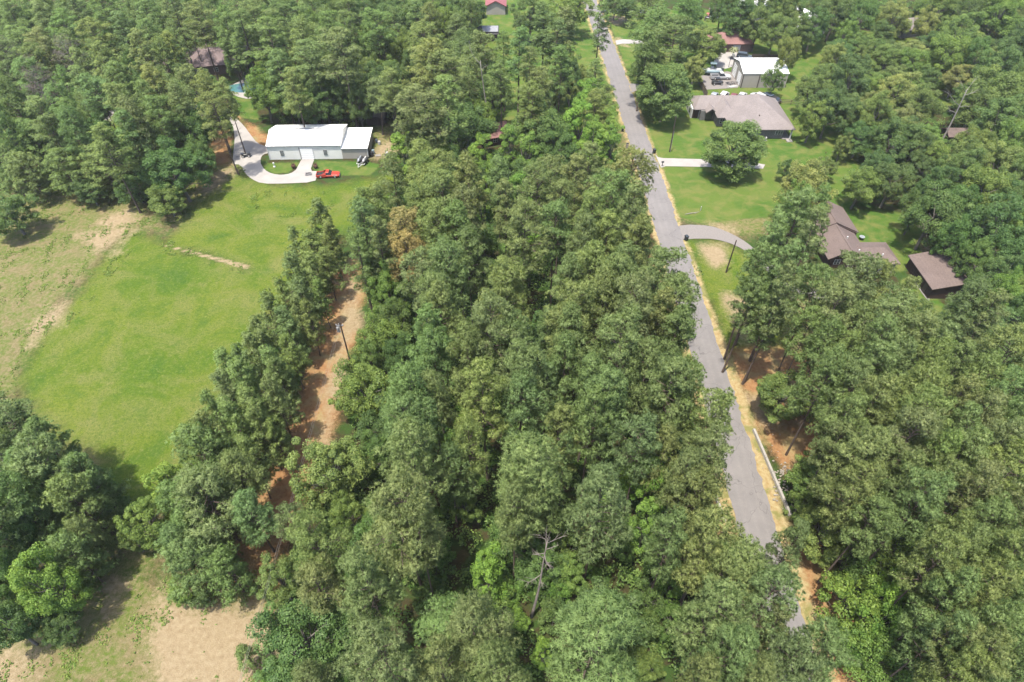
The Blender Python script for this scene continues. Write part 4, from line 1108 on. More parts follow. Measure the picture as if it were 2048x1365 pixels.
dead_tree('pale curved dead limb tree above the middle cabin', (b0[0], b0[1], 0), (b0[0] - 1.5, b0[1] + .5, 19), [(.96, (-2.5, 0, 4.0), 3), (.92, (-1.2, .4, 1.5), 2), (.88, (1.3, -.4, 1.4), 2)], .26, M['pale_wood'], 10)
b0 = gp(1330, 1015, 7)
dead_tree('grey twiggy dead sapling beside a lime green tree', (b0[0], b0[1], 0), (b0[0] + .3, b0[1], 9), [(.9, (1.2, .2, .6), 5), (.8, (.8, -.6, .2), 5), (.95, (-.5, .4, 1.0), 4), (.7, (1.0, .5, .4), 4)], .12, M['dead_wood'], 11)
b0 = gp(1628, 800, 4)
dead_tree('grey bare-limbed tree between leafy crowns right of the road', (b0[0], b0[1], 0), (b0[0] + .6, b0[1] + .4, 11), [(.6, (1.6, -.4, 1.5), 5), (.7, (-1.3, .2, 1.2), 5), (.85, (1.1, .5, 1.2), 5), (.95, (-.4, -.5, 1.3), 5), (.5, (1.9, .5, .6), 4)], .17, M['dead_wood'], 12)
# ---------------------------------------------------------------- trees: a few crowns of each kind, many trees
def unit(v):
    return v / np.maximum(np.linalg.norm(v, axis=-1, keepdims=True), 1e-9)

def blades(rg, c, out, K, ln, wd, spread, tone, tip=0.25):
    """K needle blades (triangles) radiating from every tuft c like a brush turned towards out"""
    N = len(c)
    d = unit(out[:, None, :] * 0.85 + unit(rg.normal(0, 1, (N, K, 3))) * spread)
    sd = unit(np.cross(d, rg.normal(0, 1, (N, K, 3))))
    L = ln * rg.uniform(0.75, 1.15, (N, K, 1)); w = wd * rg.uniform(0.8, 1.2, (N, K, 1)) * 0.5
    c3 = c[:, None, :] + d * 0.03
    v = np.stack([c3 - sd * w, c3 + sd * w, c3 + d * L], 2)
    t = np.repeat(tone[:, None], K, 1)[:, :, None] + np.array([-0.5 * tip, -0.5 * tip, tip])
    nn = unit(d * 0.75 + out[:, None, :] * 0.5)
    g = np.cross(v[:, :, 1] - v[:, :, 0], v[:, :, 2] - v[:, :, 0])
    fl = (g * nn).sum(-1) < 0
    v[fl] = v[fl][:, [1, 0, 2]]
    NRM[0] = np.repeat(unit(nn)[:, :, None, :], 3, 2).reshape(-1, 3)
    return v.reshape(-1, 3), np.clip(t.reshape(-1), 0, 1)
NRM = [None]

def leaves(rg, c, nrm, sz, tone):
    """one diamond leaf spray per point"""
    N = len(c)
    a = unit(np.cross(nrm, rg.normal(0, 1, (N, 3)))); b = np.cross(nrm, a)
    s = sz * rg.uniform(0.65, 1.3, (N, 1))
    k = nrm * s * 0.18
    v = np.stack([c - a * s - k, c - b * s * 0.55, c + a * s - k, c + b * s * 0.55], 1)
    g = np.cross(v[:, 1] - v[:, 0], v[:, 3] - v[:, 0])
    fl = (g * nrm).sum(-1) < 0
    v[fl] = v[fl][:, ::-1]
    NRM[0] = np.repeat(unit(nrm), 4, 0)
    return v.reshape(-1, 3), np.repeat(tone, 4)

def sph(rg, n, zmin=-1.0):
    z = rg.uniform(zmin, 1, n); a = rg.uniform(0, 2 * np.pi, n); r = np.sqrt(np.maximum(0, 1 - z * z))
    return np.column_stack([r * np.cos(a), r * np.sin(a), z])

def tube_np(V, F, pts, rads, n=6):
    pts = [np.asarray(p, float) for p in pts]
    base = len(V)
    for i, p in enumerate(pts):
        d = unit(pts[min(i + 1, len(pts) - 1)] - pts[max(i - 1, 0)])
        ref = np.array([1.0, 0, 0]) if abs(d[2]) > 0.8 else np.array([0, 0, 1.0])
        u = unit(np.cross(d, ref)); w = np.cross(d, u)
        for k in range(n):
            t = 2 * math.pi * k / n
            V.append(p + (u * math.cos(t) + w * math.sin(t)) * rads[i])
    for i in range(len(pts) - 1):
        for k in range(n):
            a = base + i * n + k; b = base + i * n + (k + 1) % n
            F.append((a, b, b + n, a + n))

def pine(seed, H, Rr, cb, n_limb, prof, puff_r, n_tuft, K, ln, wd, bare=5):
    rg = np.random.default_rng(seed)
    V, F = [], []
    bend = rg.normal(0, 0.25, (2,))
    def ax(z):
        f = z / H
        return np.array([bend[0] * math.sin(f * 2.6), bend[1] * math.sin(f * 3.1), z])
    zs = np.linspace(0, H * 0.97, 9)
    r0 = 0.0095 * H
    tube_np(V, F, [ax(z) for z in zs], [r0 * (1.25 if i == 0 else 1) * (1 - 0.88 * (z / H) ** 1.1) for i, z in enumerate(zs)], 8)
    pc, pr, out = [], [], []
    lob = rg.uniform(0, 6.28, 4)
    for i in range(n_limb):
        f = (i + rg.uniform(0, 1)) / n_limb
        z = H * (cb + (0.985 - cb) * f)
        a = i * 2.4 + rg.normal(0, 0.45)
        asym = 1 + 0.20 * math.sin(a + lob[0]) + 0.14 * math.sin(2 * a + lob[1] + 4 * f) + 0.10 * math.sin(3 * a + lob[2])
        L = Rr * prof(f) * asym * rg.uniform(0.68, 1.12)
        L = max(L, 0.35)
        up = 0.10 + 0.75 * f ** 1.5 + rg.normal(0, 0.08)
        p0 = ax(z); dr = np.array([math.cos(a), math.sin(a), 0])
        side = np.array([-dr[1], dr[0], 0])
        cv = rg.normal(0, 0.18)
        def at(t):
            return p0 + dr * L * t + side * L * cv * t * t + np.array([0, 0, L * up * t - 0.12 * L * t * t])
        lr = 0.02 + 0.016 * L
        tube_np(V, F, [at(0), at(0.35), at(0.7), at(0.97)], [lr, lr * 0.8, lr * 0.5, lr * 0.2], 5)
        m = int(max(2, round(1.2 + L * 1.05)))
        for j in range(m):
            t = rg.uniform(0.38, 1.0) if j else 1.0
            t = t ** 0.7
            p = at(t) + side * rg.normal(0, 0.24) * L * (0.35 + 0.65 * t) + np.array([0, 0, rg.normal(0.12, 0.22)])
            s = puff_r * rg.uniform(0.7, 1.25)
            pc.append(p); pr.append(s); out.append(dr * 0.5 + np.array([0, 0, 0.75]))
            if rg.uniform() < 0.5 and L > 1.2:
                tube_np(V, F, [at(max(0.2, t - 0.25)), p], [lr * 0.35, 0.015], 4)
    for i in range(bare):
        z = H * (cb - rg.uniform(0.0, 0.16)); a = rg.uniform(0, 6.28); L = Rr * rg.uniform(0.25, 0.6)
        p0 = ax(z); e = p0 + np.array([math.cos(a) * L, math.sin(a) * L, rg.uniform(-0.1, 0.25) * L])
        tube_np(V, F, [p0, (p0 + e) / 2 + rg.normal(0, 0.1, 3), e], [0.045, 0.03, 0.012], 4)
    pc = np.array(pc); pr = np.array(pr); out = np.array(out)
    n = len(pc)
    dd = unit(sph(rg, n * n_tuft, -0.45) + np.repeat(out, n_tuft, 0) * 0.25)
    rad = np.repeat(pr, n_tuft)[:, None] * np.array([1, 1, 0.62]) * rg.uniform(0.45, 1.0, (n * n_tuft, 1)) ** 0.6
    c = np.repeat(pc, n_tuft, 0) + dd * rad
    dirs = unit(dd * 0.8 + np.array([0, 0, 0.55]))
    tone = np.clip(np.repeat(rg.normal(0.36, 0.09, n), n_tuft) + rg.normal(0, 0.12, n * n_tuft), 0, 1)
    cv_, ct = blades(rg, c, dirs, K, ln, wd, 0.95, tone, 0.38)
    return (np.array(V), np.array(F)), (cv_, ct, NRM[0])

def broad(seed, H, Rr, zc_, rz, n_puff, puff_r, n_leaf, sz, low=-0.75, lobes=0.22, open_=0.0):
    rg = np.random.default_rng(seed)
    V, F = [], []
    ph = rg.uniform(0, 6.28, 6)
    d = sph(rg, n_puff, low)
    az = np.arctan2(d[:, 1], d[:, 0])
    wob = 1 + lobes * (np.sin(2 * az + ph[0] + 2 * d[:, 2]) + 0.7 * np.sin(3 * az + ph[1] - 3 * d[:, 2]) + 0.6 * np.sin(5 * az + ph[2] + 5 * d[:, 2]))
    rad = rg.uniform(0.55, 1.0, n_puff) ** 0.45 * wob
    pc = np.array([0, 0, H * zc_]) + d * rad[:, None] * np.array([Rr, Rr, rz])
    pc[:, 2] = np.maximum(pc[:, 2], puff_r * 0.5)
    pr = puff_r * rg.uniform(0.6, 1.35, n_puff)
    top = np.array([rg.normal(0, .2), rg.normal(0, .2), H * zc_])
    r0 = 0.018 * H + 0.04
    tube_np(V, F, [(0, 0, 0), top * 0.5 + rg.normal(0, .1, 3) * [1, 1, 0], top], [r0 * 1.25, r0 * 0.9, r0 * 0.5], 8)
    for k in rg.choice(n_puff, min(26, n_puff), replace=False):
        z0 = rg.uniform(0.35, 0.95)
        s_ = top * z0
        mid = s_ * 0.45 + pc[k] * 0.55 + np.array([0, 0, -0.15 * Rr * 0.4]) + rg.normal(0, 0.15, 3)
        tube_np(V, F, [s_, mid, pc[k]], [r0 * 0.4, r0 * 0.22, 0.02], 5)
    N = n_puff * n_leaf
    dd = sph(rg, N, -0.7)
    c = np.repeat(pc, n_leaf, 0) + dd * np.repeat(pr, n_leaf)[:, None] * np.array([1, 1, 0.7]) * rg.uniform(0.3, 1.0, (N, 1)) ** 0.5
    nrm = unit(dd * 0.8 + np.array([0, 0, 0.6]) + rg.normal(0, 0.35, (N, 3)))
    tone = np.clip(np.repeat(rg.normal(0.42, 0.13, n_puff), n_leaf) + rg.normal(0, 0.2, N), 0, 1)
    cv_, ct = leaves(rg, c, nrm, sz, tone)
    return (np.array(V), np.array(F)), (cv_, ct, NRM[0])

def mature(f): return (1 - f) ** 0.55 * (0.60 + 0.40 * min(1, f / 0.28))
def roundp(f): return max(0, 1 - f ** 2.4) ** 0.6 * (0.70 + 0.30 * min(1, f / 0.25))
def conic(f): return (1 - f) ** 0.72 * (0.75 + 0.25 * min(1, f / 0.15)) + 0.04

def foliage_mesh(name, v, k, m, tone, nr):
    me = mesh_np(name, v, np.arange(len(v)).reshape(-1, k), m, tone, smooth=True)
    me.normals_split_custom_set_from_vertices(nr)
    return me

PROTO = {}          # kind -> list of (trunk mesh, crown mesh, H, R, crown mid height fraction)
def proto(kind, arr, H, Rr, mid, fol, bark, tri):
    (tv, tf), (cv_, ct, nr) = arr
    k = 3 if tri else 4
    PROTO.setdefault(kind, []).append((mesh_np(kind + '_trunk', tv, tf, bark, smooth=True),
        foliage_mesh(kind + '_crown', cv_, k, fol, ct, nr), H, Rr, mid))
for s in range(6):
    proto('pine', pine(100 + s, 24, 4.1, (0.46, 0.52, 0.42, 0.5, 0.47, 0.55)[s], 40, (mature, roundp)[s % 2], (0.78, 0.95, 1.08, 0.86, 1.0, 0.9)[s], 21, 13, (0.32, 0.34, 0.38, 0.33, 0.36, 0.34)[s], 0.062), 24, 4.45, 0.76, M['pine'], M['bark'], True)
for s in range(3):
    proto('edge', pine(170 + s, 15, 3.8, 0.10, 52, roundp, 0.8, 19, 12, 0.34, 0.066, 0), 15, 4.4, 0.52, M['pine'], M['bark'], True)
for s in range(3):
    proto('tallpine', pine(150 + s, 27, 3.4, (0.40, 0.5, 0.45)[s], 36, mature, 0.80, 20, 13, 0.34, 0.062, 12), 27, 3.7, 0.74, M['pine'], M['bark'], True)
for s in range(4):
    proto('young', pine(200 + s, 12, 2.3, 0.24, 40, conic, 0.52, 14, 11, 0.30, 0.062, 4), 12, 2.65, 0.6, M['pine'], M['bark'], True)
for s in range(5):
    proto('broad', broad(300 + s, 13, 4.6, 0.60, 4.9, 100, 1.1, 230, 0.155), 13, 5.3, 0.6, M['leaf'], M['grey_bark'], False)
proto('dome', broad(340, 13, 4.6, 0.50, 5.6, 150, 1.0, 230, 0.145, low=-0.85, lobes=0.07), 13, 5.1, 0.52, M['leaf'], M['grey_bark'], False)
for s in range(3):
    proto('slim', broad(350 + s, 12, 2.6, 0.58, 5.2, 60, 0.8, 180, 0.145, lobes=0.18), 12, 3.1, 0.58, M['leaf'], M['grey_bark'], False)
for s in range(4):
    proto('shrub', broad(400 + s, 4, 2.3, 0.42, 2.0, 46, 0.65, 160, 0.105, low=-0.5), 4, 2.7, 0.45, M['leaf'], M['grey_bark'], False)

for s in range(2):
    (tv_, tf_), (cv_, ct, nr) = pine(250 + s, 20, 3.4, 0.4, 38, roundp, 0.8, 16, 3, 0.34, 0.028, 8)
    proto('bare', ((tv_, tf_), (cv_, ct, nr)), 20, 3.4, 0.72, M['twig'], M['grey_bark'], True)
# kind code: (prototype, object name, noun, adjective, category, tints)
KIND = {
 'P': ('pine', 'pine_tree', 'pine', ['olive-green', 'mid-green', 'yellow-green'], 'pine tree', [(0.98, 1.02, 0.98), (0.88, 0.98, 0.93), (1.05, 1.06, 0.92)]),
 'T': ('tallpine', 'pine_tree', 'bare-trunked pine', ['dark-green', 'mid-green'], 'pine tree', [(0.78, 0.92, 0.85), (0.92, 1.0, 0.95)]),
 'F': ('pine', 'pine_tree', 'pine', ['bluish-green', 'dark-green'], 'pine tree', [(0.84, 0.98, 0.95), (0.76, 0.92, 0.84)]),
 'E': ('edge', 'pine_tree', 'low-branched pine', ['bluish-green', 'dark-green'], 'pine tree', [(0.92, 1.02, 0.95), (0.84, 0.98, 0.86)]),
 'Q': ('young', 'young_pine_tree', 'young pine', ['bluish-green', 'fresh-green'], 'pine tree', [(0.94, 1.03, 0.94), (1.0, 1.06, 0.90)]),
 'D': ('pine', 'pine_tree', 'dying pine', ['rusty-brown'], 'pine tree', [(1.75, 1.18, 1.25)]),
 'X': ('bare', 'bare_tree', 'leafless twiggy tree', ['grey'], 'bare tree', [(1, 1, 1)]),
 'O': ('broad', 'broadleaf_tree', 'spreading broadleaf', ['dark-green', 'deep-green'], 'broadleaf tree', [(0.74, 0.87, 0.86), (0.86, 0.95, 0.93)]),
 'L': ('broad', 'broadleaf_tree', 'rounded broadleaf', ['mid-green', 'leaf-green'], 'broadleaf tree', [(1.15, 1.12, 1.05), (1.25, 1.28, 1.0)]),
 'H': ('dome', 'broadleaf_tree', 'domed lawn tree', ['mid-green', 'full-crowned'], 'broadleaf tree', [(1.05, 1.1, 1.0), (0.95, 1.05, 0.98)]),
 'G': ('slim', 'broadleaf_tree', 'upright broadleaf', ['bright-green', 'lime-green'], 'broadleaf tree', [(1.25, 1.42, 0.9), (1.42, 1.55, 0.9)]),
 'W': ('broad', 'broadleaf_tree', 'blossoming tree', ['pale-green', 'straw-green'], 'broadleaf tree', [(1.45, 1.25, 1.25), (1.75, 1.38, 1.5)]),
 'B': ('shrub', 'shrub', 'bushy shrub', ['deep-green', 'mid-green'], 'shrub', [(0.85, 0.98, 0.9), (1.05, 1.1, 0.95)]),
 'S': ('shrub', 'shrub', 'leafy shrub', ['bright-green', 'lime-green'], 'shrub', [(1.0, 1.2, 0.85), (1.12, 1.3, 0.85)]),
}
DEF_H = {'P': 24, 'T': 27, 'F': 20, 'Q': 12, 'D': 20, 'O': 14, 'L': 12, 'G': 13, 'W': 12, 'B': 4, 'S': 4}

TREES = '''
P 1201 1238 112 26|P 944 1240 78 24|P 985 1325 66 23|P 885 1310 55 22|P 1050 922 92 25|P 1028 1012 52 22|P 1195 985 68 24|G 1295 960 46 15|G 1290 1050 34 12|G 975 1148 36 12
O 1080 1120 48 8|B 1010 1090 40 6|B 1130 1100 36 6|S 1120 1180 30 5|B 1000 1190 34 5|G 1085 1310 22 8|B 1240 1090 34 6|B 1100 1180 34 5|S 1030 1240 28 4|B 1110 1230 34 5|B 1045 1140 34 6|L 1140 1150 34 7|B 1310 1150 36 6|B 1290 1200 36 6|S 1340 1180 30 5|B 1345 1240 34 5|S 1020 1180 28 4|B 905 940 36 6|B 900 1000 36 6|L 930 1010 30 7
P 811 1005 84 25|P 842 1060 46 23|P 732 1150 66 24|P 634 1075 58 20|P 640 1165 48 18|P 762 1290 74 22|O 608 1280 82 12|P 620 1345 50 15|F 590 1035 32 12|L 560 1160 44 9|W 658 942 66 14|P 826 895 76 25|Q 498 1312 28 6|S 545 1350 30 4|L 700 1035 36 10|B 870 1120 40 8|B 865 1200 34 6
P 917 457 46 24|P 868 446 40 23|G 963 425 25 14|P 1050 457 50 24|P 1110 450 40 23|P 1184 427 48 24|P 1264 423 48 24|P 1212 470 44 23|P 1278 472 40 22|P 1167 484 40 22|P 893 540 58 24|P 935 500 42 23|P 1010 562 52 24|G 1060 513 25 12|P 1184 535 60 24|P 1228 570 56 24|P 1137 560 42 23|P 1318 545 56 23|P 1246 536 44 22|P 1150 627 52 24|P 1264 614 56 24|P 1207 596 46 23|P 1134 667 42 23|P 1242 684 62 24|P 1294 717 48 22|P 1318 634 46 22|P 983 645 60 25|P 1032 680 38 22|P 938 702 48 23|P 883 617 48 23|P 1040 735 54 24|P 967 777 62 24|P 1040 790 52 23|F 1092 767 42 18|P 1177 751 46 23|P 1211 786 62 24|P 1184 835 48 22|P 1331 784 56 23|P 870 790 52 22|P 868 702 44 22|F 1094 660 34 17|P 1128 720 38 21|P 1350 600 52 23|P 1355 655 46 22|P 1360 767 56 22|P 1417 828 52 22|P 1415 895 54 21|P 1363 944 52 21|P 1280 880 50 22|P 1328 888 44 20|G 930 850 26 10|P 940 880 40 20|F 900 930 46 18|S 1270 830 24 8|P 1120 850 44 20|F 1130 900 34 17
T 734 462 42 23|T 762 490 32 22|T 722 510 34 20|D 811 470 44 20|D 818 515 36 18|D 838 425 20 20|P 878 470 40 22|L 778 590 36 13|O 790 640 38 11|L 766 682 42 12|L 728 782 56 13|O 770 850 44 11|P 844 546 50 23|P 868 600 48 23|P 861 672 50 23|P 827 794 66 24|P 816 850 58 23|L 742 722 32 10|O 755 905 34 9|O 800 720 34 12
P 1420 1057 78 23|P 1480 1133 78 22|P 1431 1208 78 23|P 1532 1185 68 21|P 1582 1076 38 19|P 1627 1282 58 21|P 1568 1310 60 20|P 1540 1250 40 20|P 1461 1300 68 22|P 1500 1350 50 20|P 1400 1340 48 21|P 1335 1075 42 21|P 1395 985 46 20|L 1290 1330 34 9|B 1290 1255 30 6
G 1167 217 28 14|G 1158 262 30 14|G 1217 264 24 12|G 1187 292 30 13|G 1222 300 24 12|O 1090 262 54 15|O 1112 296 36 12|O 932 256 46 14|G 1020 300 24 13|G 1057 312 27 12|G 963 317 24 12|G 893 317 24 12|G 980 376 24 13|G 1037 402 27 13|P 1177 319 40 21|P 1150 356 42 22|P 1261 352 48 23|P 1227 392 50 23|P 1104 352 40 21|P 1077 380 40 22|P 996 350 33 20|P 937 356 40 21|P 890 399 45 23|P 927 417 36 22|P 870 336 40 20|P 844 319 46 21|P 850 352 36 21|P 790 352 34 20|P 752 408 38 21|P 874 379 40 22|G 808 306 26 12|G 884 319 20 11|P 1010 405 34 21|P 834 400 36 21|P 1120 405 34 21|P 735 430 30 20
T 1037 112 36 23|T 1084 56 36 25|T 1127 56 34 24|T 1117 84 33 23|T 1197 60 26 23|T 1057 150 28 22|T 1190 150 24 18|L 1100 180 30 11|O 1060 30 36 14|L 1140 20 40 14|O 1140 150 26 13|W 1140 175 20 9|W 1165 158 18 9|P 1190 200 32 15|P 1212 190 24 14|F 1090 215 30 13|F 1120 130 30 20
P 868 117 56 23|P 834 220 54 23|P 894 200 48 23|P 890 140 44 22|P 847 85 38 21|P 690 102 46 24|O 760 165 38 14|P 787 175 30 18|O 648 188 44 14|O 696 190 34 13|O 626 212 30 12|O 718 214 24 11|L 527 187 36 13|G 534 152 30 13|T 490 70 40 23|T 547 86 38 23|P 513 43 38 22|P 617 110 40 22|P 607 67 38 22|G 730 20 22 14|L 787 87 18 12|O 784 45 42 15|L 881 43 26 12|P 750 53 36 20|F 660 60 34 20|F 570 30 38 20|P 480 18 34 20|O 640 20 36 16|P 700 25 30 19|F 560 130 34 19|P 590 165 34 19|O 588 200 30 12|O 930 20 36 15|L 905 50 30 11|P 960 100 30 20|P 1000 155 28 20|P 1064 205 30 19|T 1008 100 26 21|L 985 195 20 9|P 1085 170 28 19|O 980 150 26 12|O 840 20 34 15|L 1200 230 20 9|P 838 266 32 18
P 290 100 34 21|P 332 112 24 19|P 214 124 34 21|F 247 167 34 20|P 307 160 34 21|P 422 180 30 19|P 436 222 30 19|P 388 160 26 19|F 200 196 34 20|O 354 340 54 13|L 334 398 36 7|O 294 300 36 14|P 217 284 40 20|E 217 345 40 12|O 385 262 40 15|O 400 312 28 11|E 134 350 40 12|E 67 358 36 11|E 84 300 38 14|O 30 285 36 16|O 20 425 46 9|F 150 250 36 20|P 100 240 34 20|P 270 235 34 20|F 320 230 32 19|P 360 200 30 20|F 30 200 36 20|E 170 312 34 13|F 260 260 32 19|E 20 345 38 11|O 270 372 34 7|O 180 382 30 6|P 346 96 24 20|L 370 62 22 14|O 330 62 28 15|F 300 30 34 20|F 250 60 34 20|P 190 70 34 20|F 140 60 34 20|P 90 90 34 20|F 40 80 34 20|F 30 30 34 20|P 90 30 34 20|F 150 20 34 20|P 210 20 34 20|F 350 20 34 20|P 400 40 34 20|F 462 64 28 20|O 468 122 22 13|F 60 150 34 19|P 240 210 30 20|P 455 190 26 18|F 410 20 30 20|F 455 45 30 20|L 400 8 24 16|F 10 120 34 19|P 170 170 32 19|F 120 200 30 19|L 340 275 32 13|F 300 205 28 20
F 30 835 58 18|F 94 872 44 17|E 125 975 80 17|E 196 976 44 14|E 170 1024 48 15|F 28 985 50 18|E 160 1122 46 11|E 184 1088 32 11|G 94 1175 56 13|O 26 1150 42 12|O 10 1246 48 11|E 90 1060 48 14|O 120 1250 34 6|F 60 930 46 17|O 40 1080 40 13|X 143 122 32 20|X 20 124 28 20|X 87 187 32 19|X 75 160 26 18|F -30 900 60 18|F -40 1040 60 18
E 415 925 58 15|E 441 1020 82 15|E 380 1040 60 14|E 396 1133 62 12|E 466 1150 46 11|L 294 1040 44 9|G 340 978 34 9|L 264 1076 24 6|P 470 930 46 15|F 500 1010 46 14|F 360 1080 44 13|L 370 1180 30 6
Q 650 457 40 15|Q 634 512 42 14|Q 600 560 38 13|Q 617 607 36 13|Q 575 602 28 12|Q 557 640 38 13|Q 582 668 38 13|Q 534 684 38 13|Q 590 717 34 12|Q 517 718 36 13|Q 552 750 42 14|Q 467 752 40 14|Q 503 786 48 15|Q 465 800 44 14|Q 562 817 40 14|Q 517 836 46 15|Q 440 840 34 14|Q 672 490 30 13|Q 660 540 28 12|Q 635 560 30 12|Q 650 600 24 11|Q 625 650 28 12|Q 605 640 28 12|Q 565 770 36 13|Q 535 870 40 14|Q 480 870 44 15|Q 430 885 44 15|Q 560 880 30 12|Q 510 930 38 14|Q 545 710 32 13|Q 600 510 28 13|Q 500 745 32 14
T 1584 445 56 27|T 1534 505 44 26|T 1603 502 46 27|T 1567 545 42 25|T 1506 550 34 24|T 1492 608 32 20|T 1537 640 34 18|W 1611 378 52 14|L 1586 417 34 14|L 1567 788 54 9|L 1640 806 32 8|T 1550 600 36 24|T 1620 450 36 26
P 1700 562 54 22|P 1738 562 36 21|P 1795 604 36 21|P 1663 617 54 23|P 1620 590 38 22|P 1770 647 58 23|P 1820 677 54 23|P 1870 686 44 22|P 1743 690 48 23|P 1928 606 44 19|P 1970 620 44 19|P 1736 736 58 23|P 1653 746 46 22|P 1820 786 58 23|P 1853 736 44 22|P 1947 749 48 22|P 2003 702 52 22|P 2010 786 54 22|P 1743 802 58 23|P 1686 832 48 22|P 1820 836 54 23|P 1903 802 44 22|P 1953 829 48 22|P 2025 836 48 22|L 2003 588 30 12|O 2035 640 36 14|P 1700 650 40 21|P 1640 690 38 20|P 1700 775 40 21|P 1895 740 40 21|P 1610 660 34 19|P 1780 735 44 22|F 1905 860 44 21|P 1680 700 36 20|L 1900 650 30 9
O 1870 428 58 14|O 1915 420 42 14|O 1905 480 38 12|O 2003 452 58 15|O 2015 512 48 13|O 1985 560 38 12|L 2035 470 36 14|O 1950 520 36 12|O 1840 410 34 12
P 1725 901 66 23|P 1710 970 48 21|P 1732 1031 46 20|P 1800 946 44 22|P 1830 995 58 23|P 1800 884 54 23|P 1913 909 62 23|P 1932 977 58 23|P 1989 890 58 23|P 2008 946 58 23|P 1962 1048 48 22|P 2015 1022 54 22|P 1891 1063 38 21|P 1872 1116 48 22|P 1925 1093 48 22|P 1989 1116 58 22|P 2030 1078 48 22|P 1898 1176 54 22|P 1951 1184 54 22|P 2015 1176 54 22|P 1876 1267 48 21|P 1970 1248 58 22|P 2022 1229 50 22|P 1932 1316 58 22|P 1989 1305 54 22|P 2030 1333 52 22|P 1898 1335 44 21|P 1860 920 44 22|P 1870 960 42 22|F 1775 1000 44 19|P 1670 880 40 19
L 1627 958 46 8|S 1660 920 34 7|L 1649 1063 56 9|B 1698 1116 46 7|S 1706 1210 60 8|S 1747 1248 48 8|G 1777 1182 40 9|S 1747 1330 52 7|B 1819 1340 48 8|B 1800 1078 46 9|B 1770 1144 44 8|B 1838 1227 40 8|B 1690 1050 36 7|B 1600 1010 28 5|B 1820 1150 40 9|S 1700 1290 40 6|O 1840 1300 34 9
H 1470 293 58 14|H 1330 184 56 15|O 1296 140 28 14|W 1390 134 25 9|F 1317 50 50 22|F 1350 78 42 21|F 1290 100 32 20|F 1300 27 38 21|L 1410 84 40 11|O 1477 37 36 13|L 1517 50 34 13|L 1550 63 36 13|W 1574 30 28 13|W 1577 107 26 13|O 1550 157 22 9|O 1378 30 24 13|O 1446 14 24 14|O 1230 12 22 8|O 1255 18 24 9|F 1370 20 34 20|O 1500 10 30 14|O 1545 12 28 15|O 1600 60 30 12|O 1580 20 28 15
W 1670 112 28 10|L 1723 112 22 8|O 1703 158 44 13|L 1630 188 40 12|L 1628 235 32 11|O 1663 217 42 13|O 1670 27 42 14|O 1723 33 38 14|O 1630 50 34 13|W 1786 40 38 13|W 1850 52 28 11|L 1920 70 44 15|L 1997 30 44 15|L 1776 118 36 9|L 1830 126 34 10|L 1897 110 44 14|W 1796 188 46 12|L 1750 232 38 12|L 1836 208 42 12|O 1790 279 54 12|O 1828 296 34 11|L 1686 292 20 7|L 1653 334 22 6|O 1570 340 17 5|L 1723 369 40 10|O 1786 362 40 11|L 1930 318 40 13|O 1920 352 48 12|O 1870 375 38 11|W 2003 329 46 12|L 1987 186 52 15|O 2003 236 56 15|L 1953 209 38 13|O 1997 142 44 15|L 2033 286 40 13|L 1970 386 54 13|O 2020 402 44 13|O 1760 330 32 9|O 1850 340 30 9|L 1880 20 34 14|O 1940 20 34 15|O 2030 100 38 15|O 1850 160 26 9|L 1690 70 24 10|O 1760 70 26 10|L 1950 290 34 12|L 1750 180 26 9|O 1950 120 34 14|L 2040 350 34 13
'''
FILL = {   # canopy polygons in the photo, filled between the listed trees: (polygon, canopy z, kinds, spacing m, height range)
 'mid': ([(720,450),(770,360),(850,300),(1000,290),(1230,300),(1290,360),(1300,480),(1380,600),(1385,700),(1440,860),(1390,960),(1460,1060),(1560,1230),(1560,1400),(560,1400),(590,1200),(620,1010),(700,830),(730,620)], 11, 'OOFB', 7.5, (8, 13)),
 'right': ([(1660,600),(1760,560),(1950,590),(2080,560),(2100,1420),(1830,1420),(1790,1200),(1720,1000),(1690,830),(1720,700)], 11, 'OOFPB', 7.0, (9, 14)),
 'left': ([(-30,-10),(470,-10),(430,120),(450,230),(420,320),(330,415),(250,395),(0,395),(-60,395)], 1, 'FFPO', 6.5, (14, 19)),
 'top': ([(470,-10),(960,-10),(960,140),(1000,240),(850,290),(770,240),(560,235),(500,130)], 4, 'POFL', 7.0, (12, 19)),
 'tright': ([(1640,-10),(2080,-10),(2080,560),(1960,540),(1890,460),(1850,330),(1730,250),(1690,200),(1650,100)], 9, 'OLLW', 8.5, (7, 11)),
 'bleft': ([(-60,860),(110,900),(210,1010),(190,1160),(120,1270),(-60,1290)], 1, 'FFO', 6.5, (10, 15)),
}
CLEAR = [(1905,235,42),(1620,300,62),(1690,335,42),(1650,400,30),(1770,460,60),(1085,1150,46),(990,30,50),(1030,200,22),(975,265,22),(960,70,26),(410,106,42),(490,175,42),(400,220,16),(225,232,22),(480,215,16),(750,240,18),(1820,62,36),(1910,278,16),(1600,35,14),(1880,190,36),(1910,175,16),(1515,20,14),(1640,95,30),(1700,470,62),(1765,515,45),(1870,550,62)]

